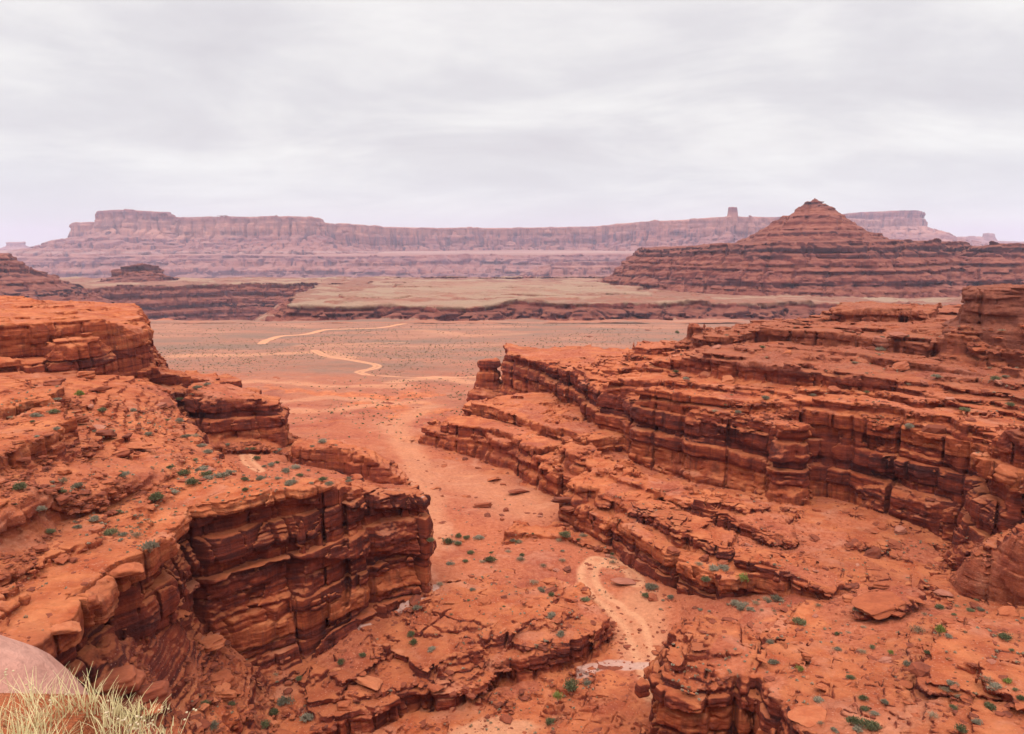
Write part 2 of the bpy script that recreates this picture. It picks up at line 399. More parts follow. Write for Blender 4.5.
COLLECT = {}
def collect(name, P, Q, sel, mat, attrs):
    q = Q[sel]
    if not len(q): return
    used = np.zeros(len(P), bool); used[q.ravel()] = True; mp = np.cumsum(used) - 1
    COLLECT.setdefault(name, []).append((P[used], mp[q], mat, {a: np.asarray(v)[used] for a, v in attrs.items()}))
def flush():
    for name, parts in COLLECT.items():
        keys = sorted({k for p in parts for k in p[3]}); off = 0; Ps, Qs = [], []
        for p in parts: Ps.append(p[0]); Qs.append(p[1] + off); off += len(p[0])
        A = {k: np.concatenate([p[3].get(k, np.zeros(len(p[0]))) for p in parts]) for k in keys}
        o = mesh_object(name.split('|')[0], np.concatenate(Ps), np.concatenate(Qs), parts[0][2], A, kind='structure')
        lab, cat = LABELS[name]; o['label'] = lab; o['category'] = cat
LABELS = {
 'canyon_floor': ('sandy orange canyon floor and wash between the cliffs', 'ground'), 'ground': ('wide dusty brown plain beyond the canyon', 'ground'),
 'dirt_road': ('pale two rut dirt road winding through the canyon and over the plain', 'road'),
 'left_cliff': ('layered red headland, slope and rock mesa along the left side', 'cliff'), 'right_cliff': ('long layered red wall with stepped ledges along the right side', 'cliff'),
 'dark_caprock': ('dark blocky caprock at the right edge of the skyline of the near wall', 'rock outcrop'), 'near_slope': ('orange slickrock slope at the lower right', 'slope'),
 'near_tower': ('layered rock tower at the bottom edge right of the road', 'rock tower'), 'low_ledges': ('low flaky orange ledges below the left headland', 'rock ledge'),
 'gorge_rim': ('edge of the plain dropping into the gorge', 'cliff'), 'bench_cliff': ('low dark red cliff band at the far side of the plain with a flat top', 'cliff'),
 'gorge_wall': ('purple red layered gorge wall behind the plain at left', 'cliff'), 'gorge_floor': ('floor of the gorge beyond the plain', 'ground'),
 'pyramid_butte': ('stepped red butte with a pyramid shaped peak right of centre', 'butte'), 'layered_butte|r': ('low stepped butte at the right edge beside the pyramid butte', 'butte'),
 'layered_butte|l': ('dark red stepped butte at the left edge of the middle distance', 'butte'), 'layered_butte|s': ('small rounded butte just right of the left edge butte', 'butte'),
 'lower_mesa_bench': ('purple layered lower slopes under the distant mesas', 'cliff'), 'mesa_foothills': ('low country at the foot of the distant mesas', 'ground'),
 'mesa|m': ('long flat topped mesa running along the skyline', 'mesa'), 'mesa|b': ('highest flat block near the left end of the long mesa', 'mesa'), 'mesa|l': ('small flat block at the left tip of the long mesa', 'mesa'),
 'mesa|r': ('flat topped mesa behind the right shoulder of the pyramid butte', 'mesa'), 'low_butte': ('low purple butte in front of the mesas left of the pyramid butte', 'butte'),
 'rock_tower': ('lone square rock tower on the skyline left of the pyramid butte', 'rock tower'), 'far_butte': ('faint low buttes on the far horizon at both edges', 'butte')}
# ------------------------------------------------------------------ materials
def attr(nt, name):
    a = nt.nodes.new('ShaderNodeAttribute'); a.attribute_name = name; return a.outputs['Fac']
def new_mat(name, rough=0.95):
    m = bpy.data.materials.new(name); m.use_nodes = True; nt = m.node_tree
    b = nt.nodes['Principled BSDF']; b.inputs['Roughness'].default_value = rough
    b.inputs['Specular IOR Level'].default_value = 0.15
    return m, nt, b
def rock_material(name, s, bands, top, sand, pale=(0.52, 0.235, 0.125), green=None, near=True, zband=None, streak=0.5):
    m, nt, b = new_mat(name); L = nt.links.new
    g = nt.nodes.new('ShaderNodeNewGeometry'); pos = g.outputs['Position']
    sep = nt.nodes.new('ShaderNodeSeparateXYZ'); L(pos, sep.inputs[0])
    sn = nt.nodes.new('ShaderNodeSeparateXYZ'); L(g.outputs['Normal'], sn.inputs[0])
    big = noise(nt, pos, 0.045 / s, 4); mid = noise(nt, pos, 0.33 / s, 5, 0.6); fin = noise(nt, pos, 1.7 / s, 5, 0.65)
    stra = noise(nt, mapping(nt, pos, (0.07 / s, 0.07 / s, 1.6 / s)), 1.0, 5, 0.6, 0.4)
    v = math_(nt, 'ADD', math_(nt, 'MULTIPLY', attr(nt, 'band'), 0.42), math_(nt, 'MULTIPLY', stra, 0.62))
    v = math_(nt, 'ADD', v, math_(nt, 'MULTIPLY', math_(nt, 'SUBTRACT', mid, 0.5), 0.35))
    rockc = ramp(nt, v, bands)
    # iron staining streaks running down the faces; on mesas they paint shaded fluting
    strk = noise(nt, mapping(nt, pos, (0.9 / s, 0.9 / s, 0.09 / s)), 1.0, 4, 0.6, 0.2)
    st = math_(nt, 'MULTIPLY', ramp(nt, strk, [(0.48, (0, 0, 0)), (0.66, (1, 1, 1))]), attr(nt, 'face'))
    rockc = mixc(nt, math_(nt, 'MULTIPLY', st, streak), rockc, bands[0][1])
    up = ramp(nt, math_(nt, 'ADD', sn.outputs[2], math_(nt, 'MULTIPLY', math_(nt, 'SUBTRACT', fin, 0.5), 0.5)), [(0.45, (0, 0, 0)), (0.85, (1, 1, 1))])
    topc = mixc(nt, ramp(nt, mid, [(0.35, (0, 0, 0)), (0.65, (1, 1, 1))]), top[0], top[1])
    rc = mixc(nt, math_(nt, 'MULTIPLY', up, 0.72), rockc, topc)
    sandc = mixc(nt, ramp(nt, big, [(0.38, (0, 0, 0)), (0.62, (1, 1, 1))]), sand[0], sand[1])
    sandc = mixc(nt, ramp(nt, fin, [(0.3, (0, 0, 0)), (0.75, (0.55, 0.55, 0.55))]), sandc, sand[2])
    if green:
        gm = ramp(nt, math_(nt, 'ADD', math_(nt, 'MULTIPLY', big, 0.6), math_(nt, 'MULTIPLY', noise(nt, mapping(nt, pos, (0.5 / s, 1.6 / s, 0.5 / s)), 1, 4), 0.4)), [(0.42, (0, 0, 0)), (0.56, (1, 1, 1))])
        sandc = mixc(nt, math_(nt, 'MULTIPLY', gm, green[1]), sandc, green[0])
    if near:      # patches of deep red soil and of pale dusty slickrock
        pt1 = noise(nt, pos, 0.11, 5, 0.62, 0.4); pt2 = noise(nt, mapping(nt, pos, (1, 1, 1), (31, 7, 3)), 0.17, 5, 0.65, 0.6)
        m1 = ramp(nt, pt1, [(0.52, (0, 0, 0)), (0.64, (0.6, 0.6, 0.6))]); m2 = ramp(nt, pt2, [(0.54, (0, 0, 0)), (0.68, (0.6, 0.6, 0.6))])
        sandc = mixc(nt, m1, sandc, (0.235, 0.047, 0.026)); sandc = mixc(nt, m2, sandc, (0.46, 0.19, 0.115))
        rc = mixc(nt, math_(nt, 'MULTIPLY', m2, math_(nt, 'MULTIPLY', up, 0.9)), rc, (0.45, 0.18, 0.11)); rc = mixc(nt, math_(nt, 'MULTIPLY', m1, 0.5), rc, (0.17, 0.036, 0.024))
    rk = math_(nt, 'ADD', attr(nt, 'rock'), math_(nt, 'MULTIPLY', math_(nt, 'SUBTRACT', mid, 0.5), 0.6))
    rk = ramp(nt, rk, [(0.22, (0, 0, 0)), (0.5, (1, 1, 1))])
    cc = mixc(nt, rk, sandc, rc)
    if near:
        dry = math_(nt, 'ADD', attr(nt, 'dry'), math_(nt, 'MULTIPLY', math_(nt, 'SUBTRACT', big, 0.5), 0.9))
        pl = noise(nt, mapping(nt, pos, (0.012, 0.03, 0.012)), 1.0, 6, 0.6); pl2 = noise(nt, pos, 0.25, 4, 0.6)
        plc = ramp(nt, math_(nt, 'ADD', math_(nt, 'MULTIPLY', pl, 0.75), math_(nt, 'MULTIPLY', pl2, 0.25)), [(0.38, (0.175, 0.105, 0.076)), (0.47, (0.225, 0.115, 0.079)), (0.55, (0.285, 0.12, 0.076)), (0.64, (0.34, 0.16, 0.10))])
        sandc2 = mixc(nt, math_(nt, 'MULTIPLY', ramp(nt, dry, [(0.08, (0, 0, 0)), (0.85, (1, 1, 1))]), math_(nt, 'SUBTRACT', 1.0, rk)), cc, plc)
        cc = sandc2
        pa = math_(nt, 'MULTIPLY', attr(nt, 'pale'), math_(nt, 'ADD', 0.55, math_(nt, 'MULTIPLY', mid, 0.9)), clamp=True)
        cc = mixc(nt, pa, cc, pale)
        wh = ramp(nt, math_(nt, 'MULTIPLY', attr(nt, 'salt'), math_(nt, 'ADD', 0.4, fin)), [(0.3, (0, 0, 0)), (0.75, (1, 1, 1))])
        cc = mixc(nt, math_(nt, 'MULTIPLY', wh, 0.75), cc, (0.46, 0.29, 0.24))
        dk = math_(nt, 'MULTIPLY', attr(nt, 'dark'), math_(nt, 'ADD', 0.35, mid), clamp=True)
        cc = mixc(nt, dk, cc, mixc(nt, fin, (0.10, 0.030, 0.022), (0.24, 0.075, 0.045)))
        # loose gravel specks
        vo = nt.nodes.new('ShaderNodeTexVoronoi'); vo.inputs['Scale'].default_value = 3.2; L(pos, vo.inputs['Vector'])
        spk = ramp(nt, math_(nt, 'ADD', vo.outputs['Distance'], math_(nt, 'MULTIPLY', math_(nt, 'SUBTRACT', mid, 0.5), 0.5)), [(0.14, (1, 1, 1)), (0.22, (0, 0, 0))])
        cc = mixc(nt, math_(nt, 'MULTIPLY', math_(nt, 'MULTIPLY', spk, 0.45), math_(nt, 'SUBTRACT', 1.0, attr(nt, 'face'), clamp=True)), cc, mixc(nt, vo.outputs['Color'], (0.30, 0.10, 0.06), (0.6, 0.33, 0.22)))
    if zband:   # a pale caprock bed that really lies at this height
        for (zc, hw, c_, f_) in zband:
            dz = math_(nt, 'ABSOLUTE', math_(nt, 'SUBTRACT', math_(nt, 'ADD', sep.outputs[2], math_(nt, 'MULTIPLY', math_(nt, 'SUBTRACT', noise(nt, pos, 0.02 / s, 2), 0.5), hw * 3)), zc))
            q = ramp(nt, math_(nt, 'DIVIDE', dz, hw), [(0.6, (f_, f_, f_)), (1.0, (0, 0, 0))])
            cc = mixc(nt, math_(nt, 'MULTIPLY', q, math_(nt, 'ADD', 0.2, mid), clamp=True), cc, c_)
    vr = ramp(nt, fin, [(0.25, (0.78, 0.78, 0.78)), (0.75, (1.18, 1.18, 1.18))])
    cc = mixc(nt, 0.8, cc, vr, 'MULTIPLY')
    L(cc, b.inputs['Base Color'])
    bp = nt.nodes.new('ShaderNodeBump'); bp.inputs['Strength'].default_value = 1.0 if near else 0.7
    bp.inputs['Distance'].default_value = 0.24 * s
    fs = noise(nt, mapping(nt, pos, (0.8 / s, 0.8 / s, 6.0 / s)), 1.0, 6, 0.65, 0.3)
    hh = math_(nt, 'ADD', math_(nt, 'MULTIPLY', fs, 0.9), noise(nt, pos, 3.5 / s, 6, 0.7))
    L(hh, bp.inputs['Height']); L(bp.outputs[0], b.inputs['Normal'])
    return m
NEAR_B = [(0.29, (0.038, 0.012, 0.012)), (0.41, (0.105, 0.021, 0.014)), (0.52, (0.215, 0.038, 0.017)), (0.64, (0.32, 0.072, 0.026)), (0.80, (0.41, 0.13, 0.055)), (0.92, (0.46, 0.20, 0.11))]  # darkest stops lowered so faces carry added shade contrast in their colour
M_rock = rock_material('red_sandstone', 1.0, NEAR_B, ((0.37, 0.083, 0.030), (0.52, 0.172, 0.070)), ((0.29, 0.064, 0.031), (0.38, 0.098, 0.042), (0.46, 0.165, 0.084)))  # top colours are dust, raised further to put highlights into the tone
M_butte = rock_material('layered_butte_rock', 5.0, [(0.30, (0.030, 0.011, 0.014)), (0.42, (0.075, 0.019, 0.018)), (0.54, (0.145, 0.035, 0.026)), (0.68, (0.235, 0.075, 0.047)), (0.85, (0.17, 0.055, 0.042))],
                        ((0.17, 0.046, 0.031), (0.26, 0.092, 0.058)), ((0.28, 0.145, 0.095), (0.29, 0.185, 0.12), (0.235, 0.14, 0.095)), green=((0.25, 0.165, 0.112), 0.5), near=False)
M_mesa = rock_material('far_mesa_rock', 24.0, [(0.28, (0.055, 0.022, 0.038)), (0.42, (0.12, 0.04, 0.05)), (0.54, (0.21, 0.07, 0.062)), (0.68, (0.33, 0.13, 0.095)), (0.85, (0.24, 0.10, 0.095))],  # purple tint of the haze is partly mixed into these rock colours
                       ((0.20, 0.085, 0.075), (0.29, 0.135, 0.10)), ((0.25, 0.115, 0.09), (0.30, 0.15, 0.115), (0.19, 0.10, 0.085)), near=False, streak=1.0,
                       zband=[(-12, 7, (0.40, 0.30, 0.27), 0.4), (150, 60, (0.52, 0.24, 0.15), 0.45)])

# ------------------------------------------------------------------ the canyon: bodies of rock, traced from the photograph and set at their own distances
CL, RC = 'left_cliff', 'right_cliff'
CP = [(0, 0), (2.0, .5), (2.3, -.3), (5.2, 0.1), (5.6, .5), (8.3, .6), (8.7, -.3), (12.5, .2), (13, .8), (17, 1.4), (20, 2.2)]
TI = []
def add(*a, **k): k.setdefault('seed', len(TI)); TI.append(Tier(*a, **k))
# left headland
L1rim = [Z(10, 645, -26), Z(45, 622, -26.3), Z(83, 600, -26.5), Z(126, 573, -27), Z(160, 545, -27.2), Z(192, 514, -27.6), Z(222, 502, -26.9), Z(262, 496, -27.2), Z(305, 491, -27.9),
         Z(350, 488, -29.2), Z(400, 490, -31.0), Z(428, 498, -32.2), Z(420, 488, -32.5), Z(370, 479, -32.3), Z(320, 473, -33.2), Z(285, 478, -31.2), Z(245, 474, -30.6), Z(212, 452, -31), Z(190, 425, -30.5), Z(172, 400, -28), Z(165, 388, -26)]
add(CL, L1rim, [(-110, 150), (-260, 150), (-260, 12), (-80, 15), (-48, 28), (-38, 38)], CP,
    top=[Z(100, 515, -25.7), Z(40, 540, -25), Z(0, 480, -22.3), Z(0, 425, -20), Z(0, 392, -19), Z(80, 450, -23.5), Z(150, 455, -26.3), Z(100, 402, -22.8), Z(140, 392, -25), Z(200, 470, -27.4), Z(240, 480, -28.0), (-140, 120, -17), (-140, 60, -14), (-60, 35, -24)],
    tamp=1.0, nz=(9, 1.3), talus=1.3)
add(CL, [Z(-40, 530, -20.5), Z(20, 517, -22), Z(62, 507, -23.4), Z(110, 498, -24.2), Z(150, 482, -24.9), Z(188, 466, -26.4)], [Z(182, 452, -26.4), Z(110, 440, -22.8), Z(40, 430, -20.6), Z(-60, 430, -18)],
    [(0, 0), (1.2, .1), (1.5, -.5), (2.2, -.4)], top=[Z(100, 470, -22.6), Z(30, 480, -20.4)], k=1.9, amp=.45, tamp=.35, nz=(7, 1.0), talus=1.6)
add(CL, [Z(-40, 470, -17.5), Z(0, 452, -18.4), Z(40, 440, -19.6), Z(66, 425, -20)], [Z(60, 412, -20.3), Z(-40, 405, -18)], [(0, 0), (1.6, .2)], k=0.6, nz=(5, 1.2), talus=1.5)
add(CL, [Z(-40, 418, -17.6), Z(20, 400, -18.6), Z(52, 398, -19.2)], [Z(60, 388, -19.4), Z(-40, 385, -18)], [(0, 0), (1.6, .2)], k=0.5, nz=(4, 1.2), talus=1.5)
# outcrop beyond the left slope
add(CL, [W(186, 387, 148), W(205, 398, 146), W(222, 400, 147), W(262, 402, 149), W(282, 410, 151)], [W(286, 405, 158), W(230, 392, 165), W(190, 384, 160)],
    [(0, 0), (3, .4), (3.3, 0), (8, 1.0)], k=1.6, nz=(6, 1.0), talus=1.8)
# left rock mesa
add(CL, [W(-90, 316, 125), W(0, 322, 131), W(60, 321, 139), W(110, 321, 146), W(149, 331, 153)], [W(150, 322, 166), W(138, 312, 195), (-190, 215), (-200, 150)],
    [(0, 0), (2.5, 1.0), (3, .5), (6, 1.2), (6.3, .6), (10, 1.4), (12, 2.4)], top=[W(60, 308, 165), W(0, 307.5, 160), W(110, 315, 165)], k=2.2, nz=(10, 1.8), talus=1.6)
add(CL, [W(46, 350, 130), W(68, 335, 133), W(95, 333, 138), W(113, 345, 144)], [W(112, 337, 150), W(50, 335, 142)], [(0, 0), (8, 1.5)], k=2.4, nz=(6, 1.0), talus=1.5)
add(CL, [W(96, 366, 146), W(140, 369, 151), W(176, 374, 157), W(235, 382, 168)], [W(228, 376, 176), W(120, 362, 162)], [(0, 0), (2.4, .2)], k=0.5, nz=(6, 1.2), talus=1.7)
add(CL, [W(-80, 360, 117), W(0, 358, 124), W(44, 364, 130)], [W(46, 350, 140), W(-80, 340, 135)], [(0, 0), (3, .4)], k=0.8, nz=(6, 1.2), talus=1.7)
# rubble apron in the alcove
add(CL, [Z(262, 668, -46.2), Z(235, 646, -43.6), Z(200, 620, -38.6), Z(165, 604, -33.8), Z(130, 592, -29.8)], [Z(60, 620, -28), (-40, 42), Z(120, 790, -35), Z(210, 760, -44), Z(255, 725, -47.4)],
    [(0, 0), (1.5, .6)], top=[Z(115, 640, -31), Z(110, 700, -34.5), Z(165, 650, -36.8), Z(170, 710, -40.5), Z(215, 690, -43.6)], k=1.2, nz=(5, 1.8), talus=1.4, tw=5, tamp=.7)
# low ridge in the wash
add(CL, [W(290, 446, 143), W(308, 449, 141), W(345, 447, 140.5), W(376, 458, 140), W(409, 483, 141)], [W(396, 470, 148), W(340, 446, 151), W(294, 447, 151)],
    [(0, 0), (1.5, .3), (8, 2.0)], k=0.9, amp=0.8, nz=(5, 1.0), talus=1.7)
# right wall, lower bench
B1rim = [W(424, 427, 176), W(450, 437, 171), W(480, 434, 166), W(520, 443, 154), W(537, 456, 144), W(560, 466, 139), W(572, 481, 133), W(600, 503, 120), W(626, 530, 108), W(680, 558, 98), W(718, 578, 92.5), W(770, 580, 91.5), W(835, 588, 88)]
add(RC, B1rim, [(60, 83), (120, 70), (300, 70), (420, 320), (120, 300), (45, 200), W(545, 392, 197), W(505, 398, 192), W(468, 402, 188), W(430, 418, 182)],
    [(0, 0), (1.4, .2), (1.6, -.6), (3.2, 0), (6, .8)], top=[Z(655, 471, -42.3), Z(600, 452, -41), Z(771, 503, -41.2), Z(884, 514, -40.2), Z(970, 539, -41), Z(850, 545, -41.3), Z(930, 562, -41.4), (200, 150, -40), (200, 90, -38)],
    nz=(8, 2.4), talus=1.4)
for _r, _h in (([Z(572, 479, -39.8), Z(600, 491, -39.5), Z(640, 509, -39.9), Z(680, 531, -40.4), Z(725, 550, -41)], 2.4),
               ([Z(556, 448, -38.4), Z(600, 468, -38.6), Z(650, 488, -38.9), Z(700, 506, -39.3), Z(742, 522, -39.8), Z(790, 536, -40.2)], 2.6)):
    add(RC, _r, [(p[0] + 3, p[1] + 7 + 0.1 * k_) for k_, p in reversed(list(enumerate(_r)))], [(0, 0), (.9, .3), (1.1, -.3), (_h * .7, .2), (_h, .7)], k=.7, nz=(7, 2.6), talus=1.5, tw=1.4, tamp=1.3)
add(RC, [Z(738, 556, -40.6), Z(770, 568, -41), Z(800, 580, -41.4), Z(832, 592, -41.6)], [Z(845, 580, -41.4), Z(800, 558, -40.2), Z(760, 545, -39.8)], [(0, 0), (2.4, .2)], k=.5, nz=(4, .8), talus=1.5, tw=.8)
add(RC, [Z(438, 422, -40.6), Z(462, 424, -40.2), Z(490, 428, -40), Z(515, 438, -39.8), Z(540, 448, -39.6)], [Z(560, 442, -39.2), Z(520, 418, -39.4), Z(450, 412, -39.8)], [(0, 0), (2.4, .2)], k=.6, nz=(5, 1.6), talus=1.5, tw=1)
# a second low step at the far end
add(RC, [W(461, 403, 185), W(480, 404, 179), W(505, 411, 172), W(532, 421, 164), W(560, 431, 156), W(590, 440, 148)], [(40, 160), (40, 196), W(540, 392, 195), W(470, 400, 190)],
    [(0, 0), (2.0, .3), (2.3, -.3), (4.4, .5)], k=.9, nz=(6, 1.5), talus=1.5, tw=1.2, tamp=1.3)
# main face
B2rim = [W(503, 352, 224), W(520, 355, 214), W(545, 360, 202), W(583, 372, 176), W(600, 388, 162), W(640, 404, 146), W(700, 415, 131), W(768, 422, 123), W(776, 426, 117.5), W(806, 427, 116), W(818, 426, 121), W(845, 417, 121), W(900, 418, 112), W(960, 427, 105), W(1012, 452, 95), W(1070, 470, 88)]
add(RC, B2rim, [(130, 78), (300, 80), (420, 300), (160, 250), (70, 222), (28, 228), W(508, 346, 240)],
    [(0, 0), (1.6, .5), (1.9, -.1), (4.6, .1), (4.9, .6), (7.5, .5), (7.9, 0), (10.5, .5), (10.9, 1.2), (14, 1.8), (16, 2.6)],
    top=[Z(702, 373, -24.6), Z(820, 386, -24), Z(902, 401, -24.8), Z(1000, 433, -26), Z(625, 381, -28), (60, 215, -29), (200, 150, -22), (200, 100, -24)], tamp=1.5, nz=(9, 2.3), talus=1.4)
add(RC, [Z(640, 392, -27.6), Z(700, 396, -26.6), Z(760, 402, -26.2), Z(820, 400, -24.6), Z(880, 406, -24.2), Z(950, 414, -23.8), Z(1000, 436, -24.8)], [(160, 90), (180, 160), (60, 190)], [(0, 0), (1.3, .1)], k=.5, nz=(6, 1.6), talus=1.5, tw=.8)
add(RC, [Z(600, 384, -28.2), Z(660, 378, -25.6), Z(720, 384, -25.0), Z(780, 390, -24.6), Z(850, 392, -23.8), Z(920, 402, -23.6)], [(160, 100), (180, 160), (60, 190)], [(0, 0), (1.2, .1)], k=.5, nz=(5, 1.6), talus=1.5, tw=.8)
# detached end tower
add(RC, [W(477, 360, 229), W(486, 359, 227), W(497, 359, 229)], [W(498, 356, 234), W(478, 356, 234)], [(0, 0), (6, .3), (9, 1)], k=1.0, nz=(5, 0.5), talus=1.2)
# upper blocky ledge
add(RC, [W(596, 374, 174), W(640, 364, 166), W(696, 355, 150), W(760, 365, 138), W(820, 372, 130), W(902, 387, 120), W(960, 402, 112), W(1002, 418, 105), W(1070, 436, 97)],
    [(200, 92), (380, 260), (160, 235), (70, 212), (40, 205), (22, 190)], [(0, 0), (1.8, .1), (2, -.3), (3.4, .2)],
    top=[Z(767, 337, -18.9), Z(925, 359, -20.4), Z(850, 350, -19.6), Z(1010, 385, -21), (60, 200, -25), (200, 130, -18)], tamp=1.6, nz=(7, 1.4), talus=1.6)
add(RC, [W(770, 352, 148), W(840, 352, 142), W(900, 362, 132), W(960, 372, 124), W(1040, 392, 112)], [(200, 110), (330, 240), (160, 225), (90, 190), W(780, 345, 160)], [(0, 0), (1.2, .1)],
    k=0.4, nz=(7, 1.8), talus=1.8)
# skyline ledges
add(RC, [W(690, 341, 170), W(720, 335, 166), W(767, 329, 158), W(830, 334, 150), W(880, 340, 145), W(925, 347, 138), W(980, 354, 128), W(1050, 362, 118)],
    [(230, 120), (330, 230), (150, 222), (75, 200), W(700, 333, 184)], [(0, 0), (1.2, .1), (1.4, -.3), (2.6, .2)], top=[Z(966, 320, -12.4), Z(940, 328, -14.6), Z(1000, 330, -12.8), W(833, 326, 172), (160, 200, -15)], tamp=1.7, k=0.6, nz=(6, 1.4), talus=1.8)
add(RC, [W(950, 332, 138), W(985, 337, 132), W(1050, 340, 126)], [(230, 130), (230, 200), W(960, 320, 160)], [(0, 0), (1.4, .1)], k=0.5, nz=(5, 1.4), talus=1.8)
add(RC, [W(832, 311, 176), W(846, 309, 171), W(866, 307, 169), W(902, 308, 170), W(935, 314, 175)], [W(932, 306, 192), W(842, 304, 192)], [(0, 0), (1.6, .3), (1.9, -.4), (3.4, 0), (3.6, .8), (6, 1.6)], k=1.0, nz=(6, 1.0), talus=1.6, top=[W(880, 302, 181)])
add('dark_caprock', [W(965, 291, 138), W(985, 291, 134), W(1010, 288, 130), W(1060, 288, 126)], [W(1080, 284, 140), W(968, 287, 152)], [(0, 0), (1.6, .2), (1.8, -.3), (3.6, .2), (3.8, .6), (6, 1)], k=0.6, nz=(5, .8), talus=1.6)
add(RC, [W(632, 346, 178), W(655, 347, 175), W(684, 345, 178)], [W(682, 342, 187), W(634, 342, 187)], [(0, 0), (2.5, .5), (5, 1)], k=1.0, nz=(4, .8), talus=1.6)
add(RC, [W(685, 327, 178), W(700, 327, 177)], [W(700, 325, 181), W(686, 325, 181)], [(0, 0), (3, .3)], k=.5, nz=(4, .4), talus=1.6)
# buttress and rounded bulge at the right edge
add(RC, [W(976, 468, 97), W(984, 442, 95), W(1000, 430, 91), W(1030, 426, 86), W(1100, 440, 80)], [(200, 85), (160, 110), W(1010, 420, 108)], [(0, 0), (3, .4), (3.3, 0), (8, .6), (14, 1.6)], k=1.3, nz=(6, 1.2), talus=1.3, top=[(120, 95, -20)])
add(RC, [W(962, 556, 87), W(972, 545, 84), W(1000, 530, 81.5), W(1030, 512, 78), W(1100, 500, 74)], [(180, 75), (160, 95), W(990, 528, 92)], [(0, 0), (6, 1.0), (11, 0)], k=4.2, amp=0.32, nz=(7, 1.0), talus=1.3, top=[(110, 85, -26)])
# near right slickrock slope
add('near_slope', [W(763, 668, 66.5), W(762, 650, 70.5), Z(765, 628, -43.0), Z(800, 605, -43.0), Z(850, 592, -42.3), Z(930, 574, -41.3)], [(90, 88), (200, 80), (160, 40), (60, 38), (24, 48), W(790, 742, 56), W(770, 704, 61)],
    [(0, 0), (4, .3), (4.3, -.2), (12, 1.0)], top=[Z(780, 652, -41.2), Z(780, 700, -39.3), Z(850, 680, -38.8), Z(900, 622, -40.5), Z(950, 650, -38.7), Z(1020, 640, -37.8), Z(1020, 700, -35), Z(900, 730, -36.9), Z(800, 734, -38), Z(1000, 605, -39.9)], nz=(8, 0.9), talus=1.6)
add('near_slope', [Z(860, 612, -40.5), Z(880, 608, -40.0), Z(912, 602, -39.6), Z(925, 596, -39.8)], [Z(915, 588, -40.2), Z(870, 590, -40.6)], [(0, 0), (.7, .3), (.9, -.7), (2, -.6)], k=.7, nz=(4, .6), talus=1.6)
add('near_slope', [Z(912, 690, -35.6), Z(960, 690, -35.4), Z(1030, 700, -34.0)], [Z(1040, 655, -36.2), Z(960, 640, -37.8), Z(930, 648, -37.9)], [(0, 0), (.6, .1), (.8, -.4), (1.4, -.3)], k=.5, nz=(5, .9), talus=2)
# near rock tower
add('near_tower', [W(651, 676, 66.5), W(690, 690, 64), W(742, 680, 64.5), W(757, 655, 68), W(740, 632, 72.5), W(690, 617, 75), W(668, 636, 71)], [], CP, k=0.9, nz=(5, .7), talus=1.2)
add('near_tower', [W(690, 655, 67), W(745, 655, 67.5), W(752, 640, 70), W(735, 622, 74), W(695, 614, 75.5), W(680, 625, 72.5)], [], [(0, 0), (.8, .1), (1, -.2), (3, .4)], k=0.9, nz=(5, .7), talus=1.2)
# ledgy apron below the left headland
add('low_ledges', [Z(607, 617, -46.9), Z(592, 640, -47.5), Z(545, 652, -47.7), Z(490, 668, -48.1), Z(450, 677, -48.3), Z(400, 699, -48.8), Z(325, 736, -49.5), Z(270, 762, -50)],
    [Z(262, 705, -49.7), Z(290, 650, -48.4), Z(400, 612, -46.6), Z(430, 588, -46), Z(500, 572, -46.3), Z(585, 585, -46.8)],
    [(0, 0), (.9, .1), (1.1, -.4), (2, 0), (3, .5)], top=[Z(430, 640, -46.6), Z(500, 612, -45.9), Z(350, 690, -48), Z(560, 610, -46.2)], k=.5, nz=(6, 1.0), talus=1.5)
add('low_ledges', [Z(425, 668, -47), Z(460, 655, -46.6), Z(500, 640, -46.2), Z(520, 622, -45.7)], [Z(500, 600, -45.2), Z(410, 618, -45.8), Z(390, 650, -46.8)], [(0, 0), (1, 0)], k=.4, nz=(4, 1.0), talus=1.7)
add('low_ledges', [Z(300, 705, -47.8), Z(335, 690, -47.2), Z(375, 668, -46.8), Z(390, 650, -46.6)], [Z(370, 640, -46.9), Z(310, 675, -48)], [(0, 0), (1.1, 0)], k=.4, nz=(4, .8), talus=1.7)
add('low_ledges', [Z(507, 534, -46.0), Z(530, 530, -46.0), Z(562, 535, -46.2), Z(605, 549, -46.6)], [Z(615, 541, -46.6), Z(560, 524, -46.2), Z(515, 524, -46.1)], [(0, 0), (.9, 0)], k=.4, nz=(5, 1.2), talus=1.7, tw=.8)
# rock shelf at the foot of the picture
add('low_ledges', [Z(540, 745, -50), Z(560, 712, -49.9), Z(610, 700, -49.8), Z(650, 690, -49.6)], [(14, 60), (-2, 60)], [(0, 0), (.8, 0)], k=.4, nz=(4, .8), talus=1.7)
# broken rock at the foot of the alcove
add(CL, [Z(100, 690, -40), Z(118, 660, -39), Z(140, 640, -38.5), Z(168, 650, -41.5), Z(172, 690, -45)], [Z(150, 720, -45), Z(100, 734, -43)], [(0, 0), (6, 1.2)], k=1.8, nz=(5, 1.2), talus=1.3)
add(CL, [Z(150, 655, -43.4), Z(185, 632, -42), Z(230, 628, -43), Z(246, 640, -45.2)], [Z(230, 600, -41), Z(160, 610, -39)], [(0, 0), (2, .2), (4, 1)], k=1, nz=(5, 1.0), talus=1.3)

